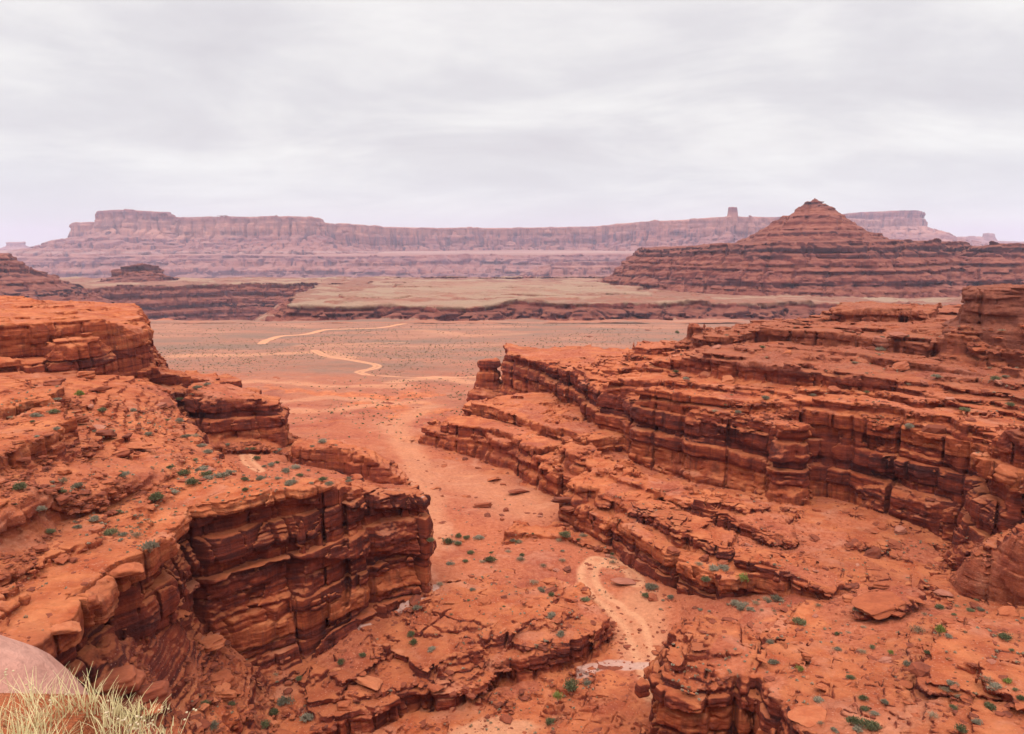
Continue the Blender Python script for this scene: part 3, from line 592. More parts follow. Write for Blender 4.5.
FP = [Z(640, 650, -49.3), Z(640, 600, -48), Z(590, 560, -47), Z(640, 565, -47), Z(520, 545, -46.9), Z(450, 545, -46.9), Z(432, 598, -46.8), Z(330, 652, -48.5), Z(250, 645, -48.3), Z(230, 690, -49.8), Z(250, 734, -50.6),
      Z(400, 725, -51.0), Z(480, 725, -51.2), Z(480, 697, -50.8), Z(560, 690, -50.6), Z(620, 680, -50.2), Z(430, 480, -46.6), Z(480, 500, -46.6), Z(540, 520, -46.8), Z(420, 440, -46.9), Z(350, 428, -46.2), Z(262, 448, -40.6), Z(252, 468, -39.6), Z(300, 480, -41.5),
      Z(400, 400, -49.5), Z(300, 400, -48.8), Z(240, 388, -48.0), Z(180, 365, -48.5), Z(700, 600, -46), Z(745, 598, -45), Z(765, 625, -43.6), Z(800, 602, -43.4), Z(850, 590, -42.8), Z(680, 590, -46.8), Z(660, 640, -48.8), Z(690, 600, -46.4),
      (0, 300, -52.5), (-160, 300, -52.5), (160, 300, -52.5), (100, 150, -46), (-100, 110, -46), (0, 45, -53), (-30, 50, -52), (30, 45, -52), (-80, 200, -48), (70, 60, -50), (-60, 60, -50), (0, 350, -54), (-180, 350, -54), (180, 350, -54)]
frbf = rbf(FP)
def plain_z(x, y):
    return np.interp(y, [200, 250, 400, 560, 700, 760, 1500], [-48, -50.3, -56, -61, -65, -66, -70]) + 0.9 * fbm2(x, y, 60, 3, 51) * sstep(260, 400, y)
def floor_near(x, y):
    b = sstep(285, 335, y)
    return frbf(x, y) * (1 - b) + plain_z(x, y) * b + 0.35 * fbm2(x, y, 8, 3, 61) - 0.5 * (1 - np.minimum(1, 5 * np.abs(fbm2(x, y, 24, 4, 65, 0.6)))) * (1 - sstep(300, 340, y)) + 0.12 * fbm2(x, y, 2, 2, 63)
def floor_amp(x, y):      # bedrock shows through the sand in patches
    return 0.8 * sstep(0.0, 0.32, fbm2(x, y, 16, 4, 71)) * (1 - 0.7 * sstep(200, 300, y))
FISS = [(W(320, 500, 79.3)[:2], W(323, 500, 88)[:2], 0.30), (W(199, 505, 75)[:2], W(206, 505, 84)[:2], 0.06), (W(757, 690, 62)[:2], W(760, 650, 74)[:2], 0.35), (W(372, 500, 83)[:2], W(373, 500, 91)[:2], 0.16), (W(403, 500, 89)[:2], W(400, 500, 97)[:2], 0.14)]
common = dict(tiers=TI, floor=floor_near, dip=(0.01, -0.012), seed=3, fiss=FISS, flooramp_f=floor_amp)
ZN = Zone('near', -100, 110, 42, 114.5, -56, -12, QN, **common)
ZM = Zone('middle', -150, 165, 111, 206, -56, -3, QM, **common)
ZF = Zone('far', -250, 260, 200, 345, -60, -10, QF, **common)

# roads, sand washes and salt crust: where they run
ROADS = [([Z(655, 700, -50.2), Z(648, 665, -49.6), Z(640, 640, -49), Z(634, 622, -48.6), Z(618, 605, -48.1), Z(600, 592, -47.7), Z(589, 578, -47.4), Z(589, 565, -47.1), Z(597, 559, -47)], 1.7),
         ([Z(597, 559, -47), Z(618, 562, -47), Z(633, 570, -47.1), Z(636, 582, -47.4)], 1.5),
         ([Z(266, 440, -40.8), Z(250, 449, -40.4), Z(247, 458, -40), Z(258, 468, -40)], 1.4)]
PLROADS = [([(411, 322), (390, 326), (373, 328), (326, 329.5), (305, 334), (280, 336), (267, 340), (262, 343)], 3.0),
           ([(314, 350), (326, 356), (349, 360), (376, 365), (372, 369), (360, 372), (362, 375), (373, 378), (414, 379), (443, 378), (500, 376)], 2.3)]
PALE = [([Z(640, 600, -48), Z(642, 625, -48.6), Z(646, 655, -49.4)], 3.6, .55), ([Z(430, 545, -47), Z(424, 500, -46.7), Z(418, 470, -46.8), Z(405, 445, -47), Z(392, 425, -47.5), Z(430, 405, -49)], 4.5, 0.45),
        ([Z(430, 470, -46.6), Z(470, 480, -46.6), Z(520, 505, -46.7)], 9, 0.35), ([Z(400, 402, -49.4), Z(340, 410, -48.8), Z(280, 412, -48.5)], 4, 0.5), ([Z(560, 712, -50), Z(500, 722, -50.5), Z(430, 733, -51)], 1.5, 0.8)]
PALE_PL = [([(180, 356), (250, 355), (320, 352), (345, 358)], 9, 0.55), ([(395, 385), (440, 378), (470, 383), (520, 380)], 5, 0.6), ([(200, 392), (260, 388), (330, 390), (400, 388)], 5, 0.5), ([(300, 345), (350, 344), (400, 342)], 6, 0.35),
           ([(420, 330), (470, 335), (520, 333)], 10, 0.3), ([(270, 405), (330, 400), (420, 404)], 4, 0.45)]
def plz(py):     # find the plain under a picture row
    z = -55.0
    for _ in range(30):
        Y = Z(512, py, z)[1]; z = float(np.interp(Y, [200, 250, 400, 560, 700, 760, 1500], [-48, -50.3, -56, -61, -65, -66, -70]))
    return z
def smooth_line(p, n=5):
    q = [p[0]] + list(p) + [p[-1]]; r = []
    for i in range(1, len(q) - 2):
        for k in range(n):
            t = k / n; r.append(tuple(0.5 * (2 * q[i][c] + (q[i + 1][c] - q[i - 1][c]) * t + (2 * q[i - 1][c] - 5 * q[i][c] + 4 * q[i + 1][c] - q[i + 2][c]) * t * t + (3 * q[i][c] - q[i - 1][c] - 3 * q[i + 1][c] + q[i + 2][c]) * t ** 3) for c in range(len(q[0]))))
    return r + [p[-1]]
ROADS = [(smooth_line(p), wd) for p, wd in ROADS]
for p, wd in PLROADS: ROADS.append((smooth_line([Z(a, b, plz(b)) for a, b in p]), wd))
for p, wd, st in PALE_PL: PALE.append(([Z(a, b, plz(b)) for a, b in p], wd, st))
SALT = [([Z(585, 668, -50), Z(610, 661, -49.8), Z(650, 668, -49.8)], .8), ([Z(440, 590, -46.6), Z(425, 603, -46.7), Z(400, 618, -47.3)], .5), ([Z(370, 634, -48), Z(345, 640, -48.3)], .4)]
def ground_attrs(P):
    x, y = P[:, 0].astype(float), P[:, 1].astype(float)
    road = np.zeros(len(x)); pale = np.zeros(len(x)); salt = np.zeros(len(x))
    wob = 0.5 * fbm2(x, y, 5, 3, 81)
    for pts, wd in ROADS:
        d = line_dist(x, y, pts) + wob * (0.5 + 0.15 * wd)
        rut = 0.75 + 0.25 * np.cos((d / wd - 0.55) * 5.5) if wd < 3 else 0.95
        road = np.maximum(road, (1 - sstep(wd * 0.75, wd * 1.15, d)) * rut)
    for pts, wd, st in PALE:
        pale = np.maximum(pale, st * (1 - sstep(wd * 0.3, wd * 1.3, line_dist(x, y, pts) + wob * 4)))
    for pts, wd in SALT:
        salt = np.maximum(salt, 1 - sstep(wd * 0.4, wd * 1.6, line_dist(x, y, pts) + wob * 1.4))
    return road, np.maximum(pale, road), salt

KEEP = {}
for zn in (ZN, ZM, ZF):
    zn.build()
    P, Q, tid = zn.P, zn.Q, zn.tid
    road, pale, salt = ground_attrs(P)
    A = zn.attr; fl = (tid == 0)
    A['pale'] = np.where(fl, pale, 0); A['salt'] = np.where(fl | True, salt, 0) * (A['face'] < .5)
    A['rock'] = np.where(fl, A['rock'] * (1 - pale), A['rock'])
    rt = np.isin(tid, [i + 1 for i, t in enumerate(TI) if t.obj == RC]); dc = np.isin(tid, [i + 1 for i, t in enumerate(TI) if t.obj == 'dark_caprock'])
    A['dark'] = np.where(dc, 1.0, np.where(rt, 0.62 * sstep(-24, -20.5, P[:, 2] + 1.2 * fbm2(P[:, 0], P[:, 1], 12, 3, 15)), 0.0))
    A['dry'] = np.where(fl, sstep(110, 470, P[:, 1]), 0)
    ft = tid[Q[:, 0]]
    names = ['canyon_floor'] + [t.obj for t in TI]
    fn = np.array(names, dtype=object)[ft]
    isroad = (ft == 0) & (road[Q].mean(1) > 0.45)
    fn[isroad] = 'dirt_road'
    for nm in sorted(set(fn)):
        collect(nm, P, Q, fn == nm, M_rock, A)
    zn.maps = None
    KEEP[zn.name] = (P, zn)

# ------------------------------------------------------------------ heights of the finished ground, for setting things on it
class HMap:
    def __init__(s, P, x0, x1, y0, y1, c):
        s.x0, s.y0, s.c = x0, y0, c; s.nx, s.ny = int((x1 - x0) / c) + 1, int((y1 - y0) / c) + 1
        s.h = np.full(s.nx * s.ny, -1e9, np.float32)
        i = ((P[:, 0] - x0) / c).astype(int); j = ((P[:, 1] - y0) / c).astype(int)
        ok = (i >= 0) & (j >= 0) & (i < s.nx) & (j < s.ny)
        np.maximum.at(s.h, i[ok] * s.ny + j[ok], P[ok, 2]); s.h = s.h.reshape(s.nx, s.ny)
    def at(s, x, y):
        x = np.asarray(x, float); y = np.asarray(y, float)
        i = np.clip(((x - s.x0) / s.c).astype(int), 0, s.nx - 1); j = np.clip(((y - s.y0) / s.c).astype(int), 0, s.ny - 1)
        return s.h[i, j]
HM = [(HMap(KEEP['near'][0], -100, 110, 42, 111.5, QN * 1.6), 44, 111), (HMap(KEEP['middle'][0], -150, 165, 111, 201, QM * 1.6), 111, 201), (HMap(KEEP['far'][0], -250, 260, 200, 343, QF * 1.6), 201, 342)]
def ground(x, y):
    x = np.atleast_1d(np.asarray(x, float)); y = np.atleast_1d(np.asarray(y, float))
    r = np.full(x.shape, -1e9)
    for m, a, b in HM:
        q = (y >= a) & (y < b); r[q] = m.at(x[q], y[q])
    q = y >= 342; r[q] = plain_z(x[q], y[q])
    return r
def hit(px, py, y0=44, y1=640):
    """where the line of sight through a picture point meets the ground"""
    u, b, c = dirv(px, py)
    Y = y0 * (y1 / y0) ** np.linspace(0, 1, 2600); t = Y / b
    x, z = u * t, c * t
    g = ground(x, Y); i = np.nonzero((g > z) & (g > -1e8))[0]
    if not len(i): return None
    i = i[0]; return float(x[i]), float(Y[i]), float(g[i])

# ------------------------------------------------------------------ plain and far ground: one sheet to the horizon
def sheet_z(x, y):
    near = plain_z(x, y)
    far = np.interp(y, [700, 1500, 3500, 5200, 7000, 11000], [-150, -150, -175, -150, -75, -15])
    # the plain ends in a gorge; beyond it the land lies lower
    b = sstep(655, 690, y)
    return near * (1 - b) + np.where(b > 0, np.minimum(near - 3, far), near) * b
ppx = np.linspace(-70, 1094, 1165)
ys = np.concatenate([np.linspace(338, 440, 150), np.linspace(441, 655, 190)[0:], np.geomspace(660, 11500, 90)])
PX, YY = np.meshgrid(ppx, ys, indexing='ij')
XX = (PX - 512) / FOC * YY * 1.02 * (1 + 0.25 * sstep(2000, 9000, YY))
ZZ = sheet_z(XX, YY)
ZZ = np.where(YY < 345, ZZ - 0.25 - (345 - YY) * 0.05, ZZ)
P = np.stack([XX.ravel(), YY.ravel(), ZZ.ravel()], 1)
ii, jj = np.meshgrid(np.arange(len(ppx) - 1), np.arange(len(ys) - 1), indexing='ij')
n = len(ys); a = (ii * n + jj).ravel(); Q = np.stack([a, a + n, a + n + 1, a + 1], 1)
road, pale, salt = ground_attrs(P)
at = {'rock': np.zeros(len(P)), 'band': np.full(len(P), .5), 'face': np.zeros(len(P)), 'pale': pale, 'salt': salt * 0, 'dry': sstep(110, 470, P[:, 1])}
isroad = road[Q].mean(1) > 0.45
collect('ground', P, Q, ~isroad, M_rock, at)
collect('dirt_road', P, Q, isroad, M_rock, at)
print('sheet', round(time.time() - T0, 1), flush=True)

# ------------------------------------------------------------------ benches, gorge and buttes beyond the plain
S4 = 5.0
TI = []
STEP = [(0, 0), (3, 1), (6, 8), (12, 10), (15, 18), (20, 20), (25, 30), (31, 32), (35, 42), (39, 44), (46, 58), (52, 60), (58, 74), (66, 84), (74, 100)]
wall = [(0, 0), (9, 2), (12, 8), (24, 10), (27, 18), (38, 21), (44, 32), (54, 35), (70, 60)]
kw = dict(sc=S4, talus=1.5, tw=3.5)
TA = 0.8
plf = lambda x, y: np.interp(y, [200, 400, 560, 700, 1500], [-48, -56, -61, -65, -66.]) + 0 * x
add('gorge_rim', [(-1200, 640), (-1200, 735), W(60, 317, 735), W(130, 318, 712), W(200, 320, 690), W(285, 320, 700)], [(-212, 790), (-190, 1500), (1500, 1500), (1500, 640)], wall, flat=plf, k=.3, amp=1, tamp=0.3, nz=(70, 9), **kw)
add('bench_cliff', [W(284, 304, 722), W(330, 307, 708), W(380, 303, 722), W(430, 306, 706), W(470, 305, 710), W(520, 300, 740), W(570, 303, 722), W(640, 302, 728), W(700, 301, 736), W(760, 301, 734), W(830, 302, 738), W(920, 303, 745), W(1000, 304, 760), W(1100, 304, 760)],
    [(1500, 1600), (-400, 1600), W(320, 284, 1300), W(300, 291, 960)], [(0, 0), (6, 1), (7, 7), (13, 16), (15, 22)], top=[(-150, 1300, -59), (300, 1300, -59), (0, 950, -55), (900, 1100, -58)], k=.35, amp=.7, tamp=TA, nz=(55, 14), **kw)
add('bench_cliff', [W(345, 296.5, 830), W(400, 297.5, 815), W(450, 296, 850), W(520, 294.5, 880), W(590, 294, 890), W(640, 292.5, 930)], [W(640, 287, 1100), (-150, 1150), W(340, 292, 930)], [(0, 0), (3, 1), (5, 6)], k=.35, amp=.7, tamp=.6, nz=(45, 16), **kw)
add('bench_cliff', [W(400, 286, 1090), W(470, 287.5, 1050), W(540, 286.5, 1080), W(610, 286, 1100)], [W(610, 283, 1250), W(400, 283, 1250)], [(0, 0), (3, 1), (5, 6)], k=.35, amp=.7, tamp=.6, nz=(50, 18), **kw)
add('gorge_wall', [W(-60, 299, 1010), W(0, 297, 1050), W(60, 292, 1150), W(120, 286, 1270), W(200, 283, 1350), W(260, 283, 1380), W(345, 283.5, 1280), W(360, 284, 1250)], [(-250, 1700), (1200, 1700), (1200, 1900), (-1500, 1900), (-1500, 1000)],
    wall, top=[(-500, 1800, -62), (500, 1800, -62)], k=.35, amp=1, tamp=TA, nz=(70, 22), **kw)
add('pyramid_butte', [W(641, 250, 1240), W(665, 249, 1130), W(700, 247, 1040), W(760, 243.5, 975), W(830, 241.5, 950), W(900, 241, 965), W(945, 243, 1010)], [W(965, 250, 1120), (750, 1450), (250, 1450)],
    STEP, top=[W(815, 238, 1090), W(720, 244, 1200)], k=.3, amp=.8, tamp=TA, nz=(60, 15), **kw)
ccx, ccy = W(815, 200, 1090)[:2]
ring = [(ccx + 5 * math.cos(a), ccy + 5 * math.sin(a), 73) for i, a in enumerate(np.linspace(0, 2 * math.pi, 9)[:-1])]
add('pyramid_butte', ring, [], [(0, 0), (4, 2), (8, 11), (11, 14), (16, 25), (19, 27), (28, 43), (31, 46), (34, 54), (39, 57), (44, 70), (47, 72), (51, 84), (55, 86), (58, 93)], k=.15, amp=.5, tamp=.3, nz=(50, 11), flat=lambda x, y: 74 + 0 * x, **kw)
add('layered_butte|r', [W(972, 248, 1010), W(985, 243, 985), W(1024, 242.5, 960), W(1090, 242, 950)], [(1100, 1300), (720, 1200)], STEP, k=.3, amp=.8, tamp=TA, nz=(50, 10), **kw)
add('layered_butte|l', [W(-150, 250, 1040), W(-20, 254, 1040), W(8, 256, 1060)], [W(5, 254, 1130), (-1100, 1250)], [(0, 0), (7, 1), (9, 10), (16, 22), (22, 24), (26, 44), (33, 62), (39, 64), (46, 84), (60, 110)], k=.4, amp=.8, tamp=TA, nz=(55, 12), **kw)
add('layered_butte|s', [W(108, 271, 1480), W(122, 267, 1470), W(140, 264, 1480), W(158, 265, 1490), W(163, 270, 1500)], [W(160, 266, 1540), W(112, 268, 1540)], [(0, 0), (14, 3), (18, 22), (24, 30)], k=.9, amp=.9, tamp=TA, nz=(40, 10), **kw)
def floor4(x, y): return -142 + 4 * fbm2(x, y, 120, 3, 5)
Z4 = Zone('benches', -1230, 1180, 640, 1720, -150, 86, 1.7, TI, floor4, scale=S4, halfw=(0.74, 40), dip=(0.004, -0.002), seed=5, layer=(0.5, 1.6), tread=(0.4, 1.0))
Z4.build()
P, Q, tid = Z4.P, Z4.Q, Z4.tid
keep = P[Q].mean(1)[:, 1] > 652
Q = Q[keep]
ft = tid[Q[:, 0]]; fn = np.array(['gorge_floor'] + [t.obj for t in TI], dtype=object)[ft]
Z4.attr['dry'] = np.ones(len(P))
isb = np.isin(tid, [i + 1 for i, t in enumerate(TI) if t.obj in ('bench_cliff', 'gorge_wall')]); Z4.attr['rock'] = np.where(isb, np.maximum(Z4.attr['face'], Z4.attr['rock'] * .5), Z4.attr['rock'])
isb = np.isin(tid, [i + 1 for i, t in enumerate(TI) if 'butte' in t.obj]); Z4.attr['rock'] = np.where(isb, np.maximum(Z4.attr['rock'], .75), Z4.attr['rock'])
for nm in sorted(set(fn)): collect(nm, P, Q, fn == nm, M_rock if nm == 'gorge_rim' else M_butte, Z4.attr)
Z4.maps = None

# ------------------------------------------------------------------ far mesas
S5 = 22.0
TI = []
kw = dict(sc=S5, talus=1.6, tw=6)
MP = [(0, 0), (55, 5), (58, 14), (108, 20), (130, 70), (150, 112), (156, 150), (170, 180), (205, 300), (225, 330), (229, 400), (262, 500)]
low = [(0, 0), (14, 4), (18, 30), (38, 60), (52, 66), (58, 110), (78, 150), (92, 158), (98, 200), (125, 260), (150, 330)]
def ridge(rim, back, prof, name, **k):
    add(name, rim, back, prof, **{**kw, **k})
ridge([W(-200, 262, 3500), W(0, 258, 3800), W(120, 256, 3900), W(240, 255, 3850), W(330, 256, 3900), W(430, 255, 4000), W(540, 254, 4050), W(640, 254, 4000), W(760, 254, 3900), W(900, 252, 3900), W(1100, 252, 3900)], [(4800, 5900), (-4800, 5900)], low, 'lower_mesa_bench',
      k=.2, amp=1, tamp=.3, nz=(420, 150), top=[(0, 5500, 20), (-3000, 5500, 10), (3000, 5500, 20)])
ridge([W(538, 266, 3100), W(560, 262, 3000), W(600, 262, 2980), W(640, 263, 3050)], [W(640, 262, 3400), W(560, 262, 3400)], low, 'low_butte', k=.2, amp=1, tamp=.3, nz=(250, 60))
ridge([W(172, 217, 4480), W(230, 216, 4420), W(290, 216, 4380), W(326, 217, 4420), W(328, 223, 4550), W(356, 224, 4600), W(385, 227, 4750), W(450, 227.5, 4950), W(540, 227.5, 5000), W(600, 226, 4900), W(640, 222, 4700), W(690, 218.5, 4520), W(728, 216, 4420), W(762, 216, 4460), W(800, 217, 4700), W(850, 218, 4900)],
      [(2600, 5300), (2600, 5800), (-3100, 5800), (-2200, 5000)], MP, 'mesa|m', k=.15, amp=1.1, tamp=.3, nz=(300, 80), top=[(0, 5700, 150), (-2000, 5600, 215), (2000, 5700, 200)])
ridge([W(97, 210.5, 4520), W(115, 210, 4460), W(150, 211, 4460), W(170, 212, 4520)], [W(176, 212, 5000), W(100, 210, 5000)], MP, 'mesa|b', k=.12, amp=1.1, tamp=.3, nz=(200, 35))
ridge([W(70, 223, 4650), W(80, 222, 4600), W(97, 221, 4600)], [W(100, 221, 4900), W(72, 222, 4900)], MP, 'mesa|l', k=.12, amp=1.1, tamp=.3, nz=(200, 12))
ridge([W(728.5, 207, 4445), W(737.5, 207, 4445)], [W(737.5, 207, 4500), W(728.5, 207, 4500)], [(0, 0), (30, 2), (70, 6)], 'rock_tower', k=.15, amp=.3, tamp=.2, nz=(200, 2), tw=0.1)
ridge([W(846, 213, 5350), W(870, 211, 5250), W(900, 210, 5200), W(922, 209.5, 5200)], [W(925, 210, 5600), W(840, 213, 5700)], MP, 'mesa|r', k=.12, amp=1.0, tamp=.3, nz=(250, 40))
def floor5(x, y): return np.interp(y, [2700, 3500, 5900], [-185, -170, -140]) + 8 * fbm2(x, y, 600, 3, 5)
Z5 = Zone('mesas', -3700, 3900, 2780, 5850, -215, 268, 7.0, TI, floor5, scale=S5, halfw=(0.73, 200), dip=(0.0, 0.0), seed=9, layer=(0.5, 1.6), tread=(0.4, 1.0), disp=0.5, hk=0.45, ck=1.5, jc=4.0)
Z5.build()
isb = np.isin(Z5.tid, [i + 1 for i, t in enumerate(TI) if t.obj == 'rock_tower']); Z5.attr['rock'] = np.where(isb, 1.0, Z5.attr['rock'])
ft = Z5.tid[Z5.Q[:, 0]]; fn = np.array(['mesa_foothills'] + [t.obj for t in TI], dtype=object)[ft]
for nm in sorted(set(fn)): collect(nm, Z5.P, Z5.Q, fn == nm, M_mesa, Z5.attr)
Z5.maps = None
TI = []
ridge([W(-60, 249, 7600), W(20, 248, 7600), W(60, 249, 7800), W(75, 251, 8000)], [(-4000, 8800), (-6500, 8800)], [(0, 0), (20, 10), (60, 120)], 'far_butte', k=.2, amp=.6, tamp=.3, nz=(600, 60))
ridge([W(6, 242, 7700), W(24, 242, 7700)], [W(24, 242, 7900), W(6, 242, 7900)], [(0, 0), (40, 6), (90, 90)], 'far_butte', k=.2, amp=.6, tamp=.3, nz=(300, 15))
ridge([W(957, 237, 7600), W(970, 236, 7550), W(982, 236.5, 7550)], [W(985, 237, 8000), W(957, 237, 8000)], [(0, 0), (30, 10), (90, 140)], 'far_butte', k=.2, amp=.6, tamp=.3, nz=(300, 25))
ridge([W(984, 233.5, 7700), W(995, 233.5, 7700)], [W(995, 234, 7800), W(984, 234, 7800)], [(0, 0), (60, 8), (120, 140)], 'far_butte', k=.2, amp=.6, tamp=.3, nz=(300, 15))
ridge([W(930, 242, 7500), W(1000, 241, 7500), W(1100, 242, 7500)], [W(1100, 242, 8400), W(925, 242, 8400)], [(0, 0), (20, 10), (80, 160)], 'far_butte', k=.2, amp=.6, tamp=.3, nz=(500, 60))
Z6 = Zone('farthest', -6400, 6400, 7200, 8600, -110, 260, 13.0, TI, lambda x, y: -68 + 0 * x, scale=S5, halfw=(0.73, 300), seed=11, layer=(0.5, 1.6))
Z6.build()
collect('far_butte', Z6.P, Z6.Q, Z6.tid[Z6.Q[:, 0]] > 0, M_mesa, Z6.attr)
flush()
print('far done', round(time.time() - T0, 1), flush=True)
# ------------------------------------------------------------------ loose rock
def icos(n):
    import bmesh
    bm = bmesh.new(); bmesh.ops.create_icosphere(bm, subdivisions=n, radius=1)
    V = np.array([v.co[:] for v in bm.verts]); F = np.array([[v.index for v in f.verts] for f in bm.faces]); bm.free(); return V, F
def rock_shape(V, r, flat=0.6, cuts=11, rough=0.05):
    n = np.concatenate([np.vstack([np.eye(3), -np.eye(3)]) + r.normal(size=(6, 3)) * 0.22, r.normal(size=(5, 3))]); n /= np.linalg.norm(n, axis=1)[:, None]
    dd = np.concatenate([r.uniform(0.55, 0.82, 6), r.uniform(0.68, 0.95, 5)])
    dots = V @ n.T
    rad = np.where(dots > 0.05, dd / np.maximum(dots, 0.05), 9).min(1); rad = np.minimum(rad, 1.12)
    o = r.uniform(0, 60, 3)
    rad = rad * (1 + rough * 2.2 * vn3(V[:, 0] * 1.6 + o[0], V[:, 1] * 1.6 + o[1], V[:, 2] * 2.2 + o[2]) + rough * vn3(V[:, 0] * 5 + o[1], V[:, 1] * 5 + o[2], V[:, 2] * 7 + o[0]))
    P = V * rad[:, None]; P[:, 2] *= flat
    P[:, 2] += 0.0; P[:, :2] *= (1 + 0.05 * np.sign(np.sin(P[:, 2:3] * 13 + o[0])))
    return P
V3, F3 = icos(3); V1, F1 = icos(1); V4, F4 = icos(4)
def boulder_material(name, a, b, c):
    m, nt, bs = new_mat(name); L = nt.links.new
    tcn = nt.nodes.new('ShaderNodeTexCoord'); ob = tcn.outputs['Object']
    oi = nt.nodes.new('ShaderNodeObjectInfo')
    n1 = noise(nt, mapping(nt, ob, (1.1, 1.1, 5)), 1.0, 5, 0.6, 0.5); n2 = noise(nt, ob, 5, 5, 0.65)
    v = math_(nt, 'ADD', math_(nt, 'MULTIPLY', n1, 0.7), math_(nt, 'MULTIPLY', oi.outputs['Random'], 0.3))
    cc = ramp(nt, v, [(0.3, a), (0.5, b), (0.72, c)])
    cc = mixc(nt, 0.7, cc, ramp(nt, n2, [(0.25, (0.75, 0.75, 0.75)), (0.75, (1.2, 1.2, 1.2))]), 'MULTIPLY')
    L(cc, bs.inputs['Base Color'])
    bp = nt.nodes.new('ShaderNodeBump'); bp.inputs['Strength'].default_value = 0.6; bp.inputs['Distance'].default_value = 0.1
    L(math_(nt, 'ADD', n1, n2), bp.inputs['Height']); L(bp.outputs[0], bs.inputs['Normal']); return m
M_b1 = boulder_material('boulder_red', (0.12, 0.032, 0.019), (0.21, 0.052, 0.026), (0.31, 0.09, 0.042))
M_b2 = boulder_material('boulder_orange', (0.24, 0.06, 0.027), (0.33, 0.09, 0.038), (0.41, 0.14, 0.065))
M_b3 = boulder_material('boulder_pale', (0.24, 0.075, 0.045), (0.31, 0.11, 0.07), (0.37, 0.155, 0.10))
PROTO = []
for i in range(9):
    me_r = np.random.default_rng(100 + i)
    P = rock_shape(V4, me_r, flat=[0.55, 0.75, 0.4][i % 3])
    for mt in (M_b1, M_b2, M_b3):
        o = mesh_object('boulder', P, F4, mt, smooth=True); PROTO.append(o.data); bpy.data.objects.remove(o)
def set_props(o, label, cat, group=None, kind=None):
    o['label'] = label; o['category'] = cat
    if group: o['group'] = group
    if kind: o['kind'] = kind
def boulder(px, py, rpx, label, kind=1, asp=(1, 1, 1), rz=None, tilt=0.0, group=None, name='boulder', sink=0.25, dy=0.0):
    h = hit(px, py)
    if h is None: print('no ground under', px, py); return
    x, y, z = h; y += dy; r = rpx * math.hypot(y, z) / FOC
    o = bpy.data.objects.new(name, PROTO[random.randrange(9) * 3 + kind]); col.objects.link(o)
    o.scale = (r * asp[0], r * asp[1], r * asp[2])
    o.location = (x, y, float(ground(x, y)[0]) + r * asp[2] * (0.55 - sink))
    o.rotation_euler = (random.uniform(-.15, .15) + tilt, random.uniform(-.15, .15), random.uniform(0, 6.3) if rz is None else rz)
    set_props(o, label, 'boulder', group); return o
boulder(133, 640, 13.5, 'big rounded orange boulder, the brightest one in the rubble of the alcove at lower left', 1, (1.2, .95, 1.05), 0.2, sink=-.05)
boulder(98, 650, 10, 'orange slab leaning upright left of the big rounded boulder in the alcove', 1, (.6, .8, 1.5), 0.6, 0.3)
boulder(63, 628, 15, 'wide layered orange block jutting from the alcove rim at far lower left', 1, (1.1, .9, .8), 0.3, sink=.6)
boulder(120, 690, 20, 'large cracked dark red block deep in the alcove shade, left of its companion', 0, (1.2, 1, 1.1), 0.4)
boulder(148, 704, 17, 'smooth dark red block lowest in the alcove shade, right of the cracked block', 0, (1.4, 1, .9), 1.0)
boulder(62, 505, 9, 'rounded brown boulder under the lip of the bulging slab on the left slope', 0, (1, 1, 1.1))
boulder(107, 437, 9, 'dark rounded boulder standing alone high on the left slope', 0, (1.1, 1, .9))
boulder(38, 552, 9, 'dark pitted boulder on the dusty shelf at far left', 0, (1, 1, .8))
boulder(140, 449, 13, 'long pale orange block lying on the left slope above the bulging slab', 1, (1.8, .8, .7), -0.5)
boulder(100, 392, 9, 'blocky boulder at the foot of the left rock mesa', 0, (1.2, 1, .9))
boulder(85, 377, 8, 'pale orange block at the foot of the left rock mesa', 1, (1.3, 1, .8))
boulder(55, 385, 10, 'brown boulder pile stone at the upper left edge below the mesa', 0, (1.4, 1, .8))
boulder(484, 507, 7, 'dark oval boulder alone on the pale sandy wash', 0, (1.6, .8, .7), 0.1)
boulder(506, 511, 3.2, 'small dark stone right of the oval boulder on the sandy wash', 0)
boulder(502, 520, 2.6, 'smallest dark stone below the oval boulder on the sandy wash', 0)
boulder(565, 505, 9, 'flat dark slab lying at the foot of the right wall beside the wash', 0, (1.6, 1, .5), 0.3)
boulder(567, 516, 7, 'second flat dark slab just below the first at the foot of the right wall', 0, (1.3, 1, .5), -0.3)
boulder(518, 493, 8, 'jagged red block fallen at the left foot of the right wall', 0, (1.4, 1, .7))
boulder(880, 345, 9, 'pinkish pale boulder in the middle of the right upper slope', 2, (1.1, 1, .9))
boulder(898, 349, 8, 'pinkish pale boulder touching the right side of the larger one on the upper slope', 2, (1.2, 1, .7))
boulder(727, 382, 7, 'light orange block on the ledge of the right wall near its left end', 1, (1.3, 1, .8))
boulder(1008, 480, 12, 'bright orange rounded boulder on the buttress at the right edge', 1, (1.1, 1, .9))
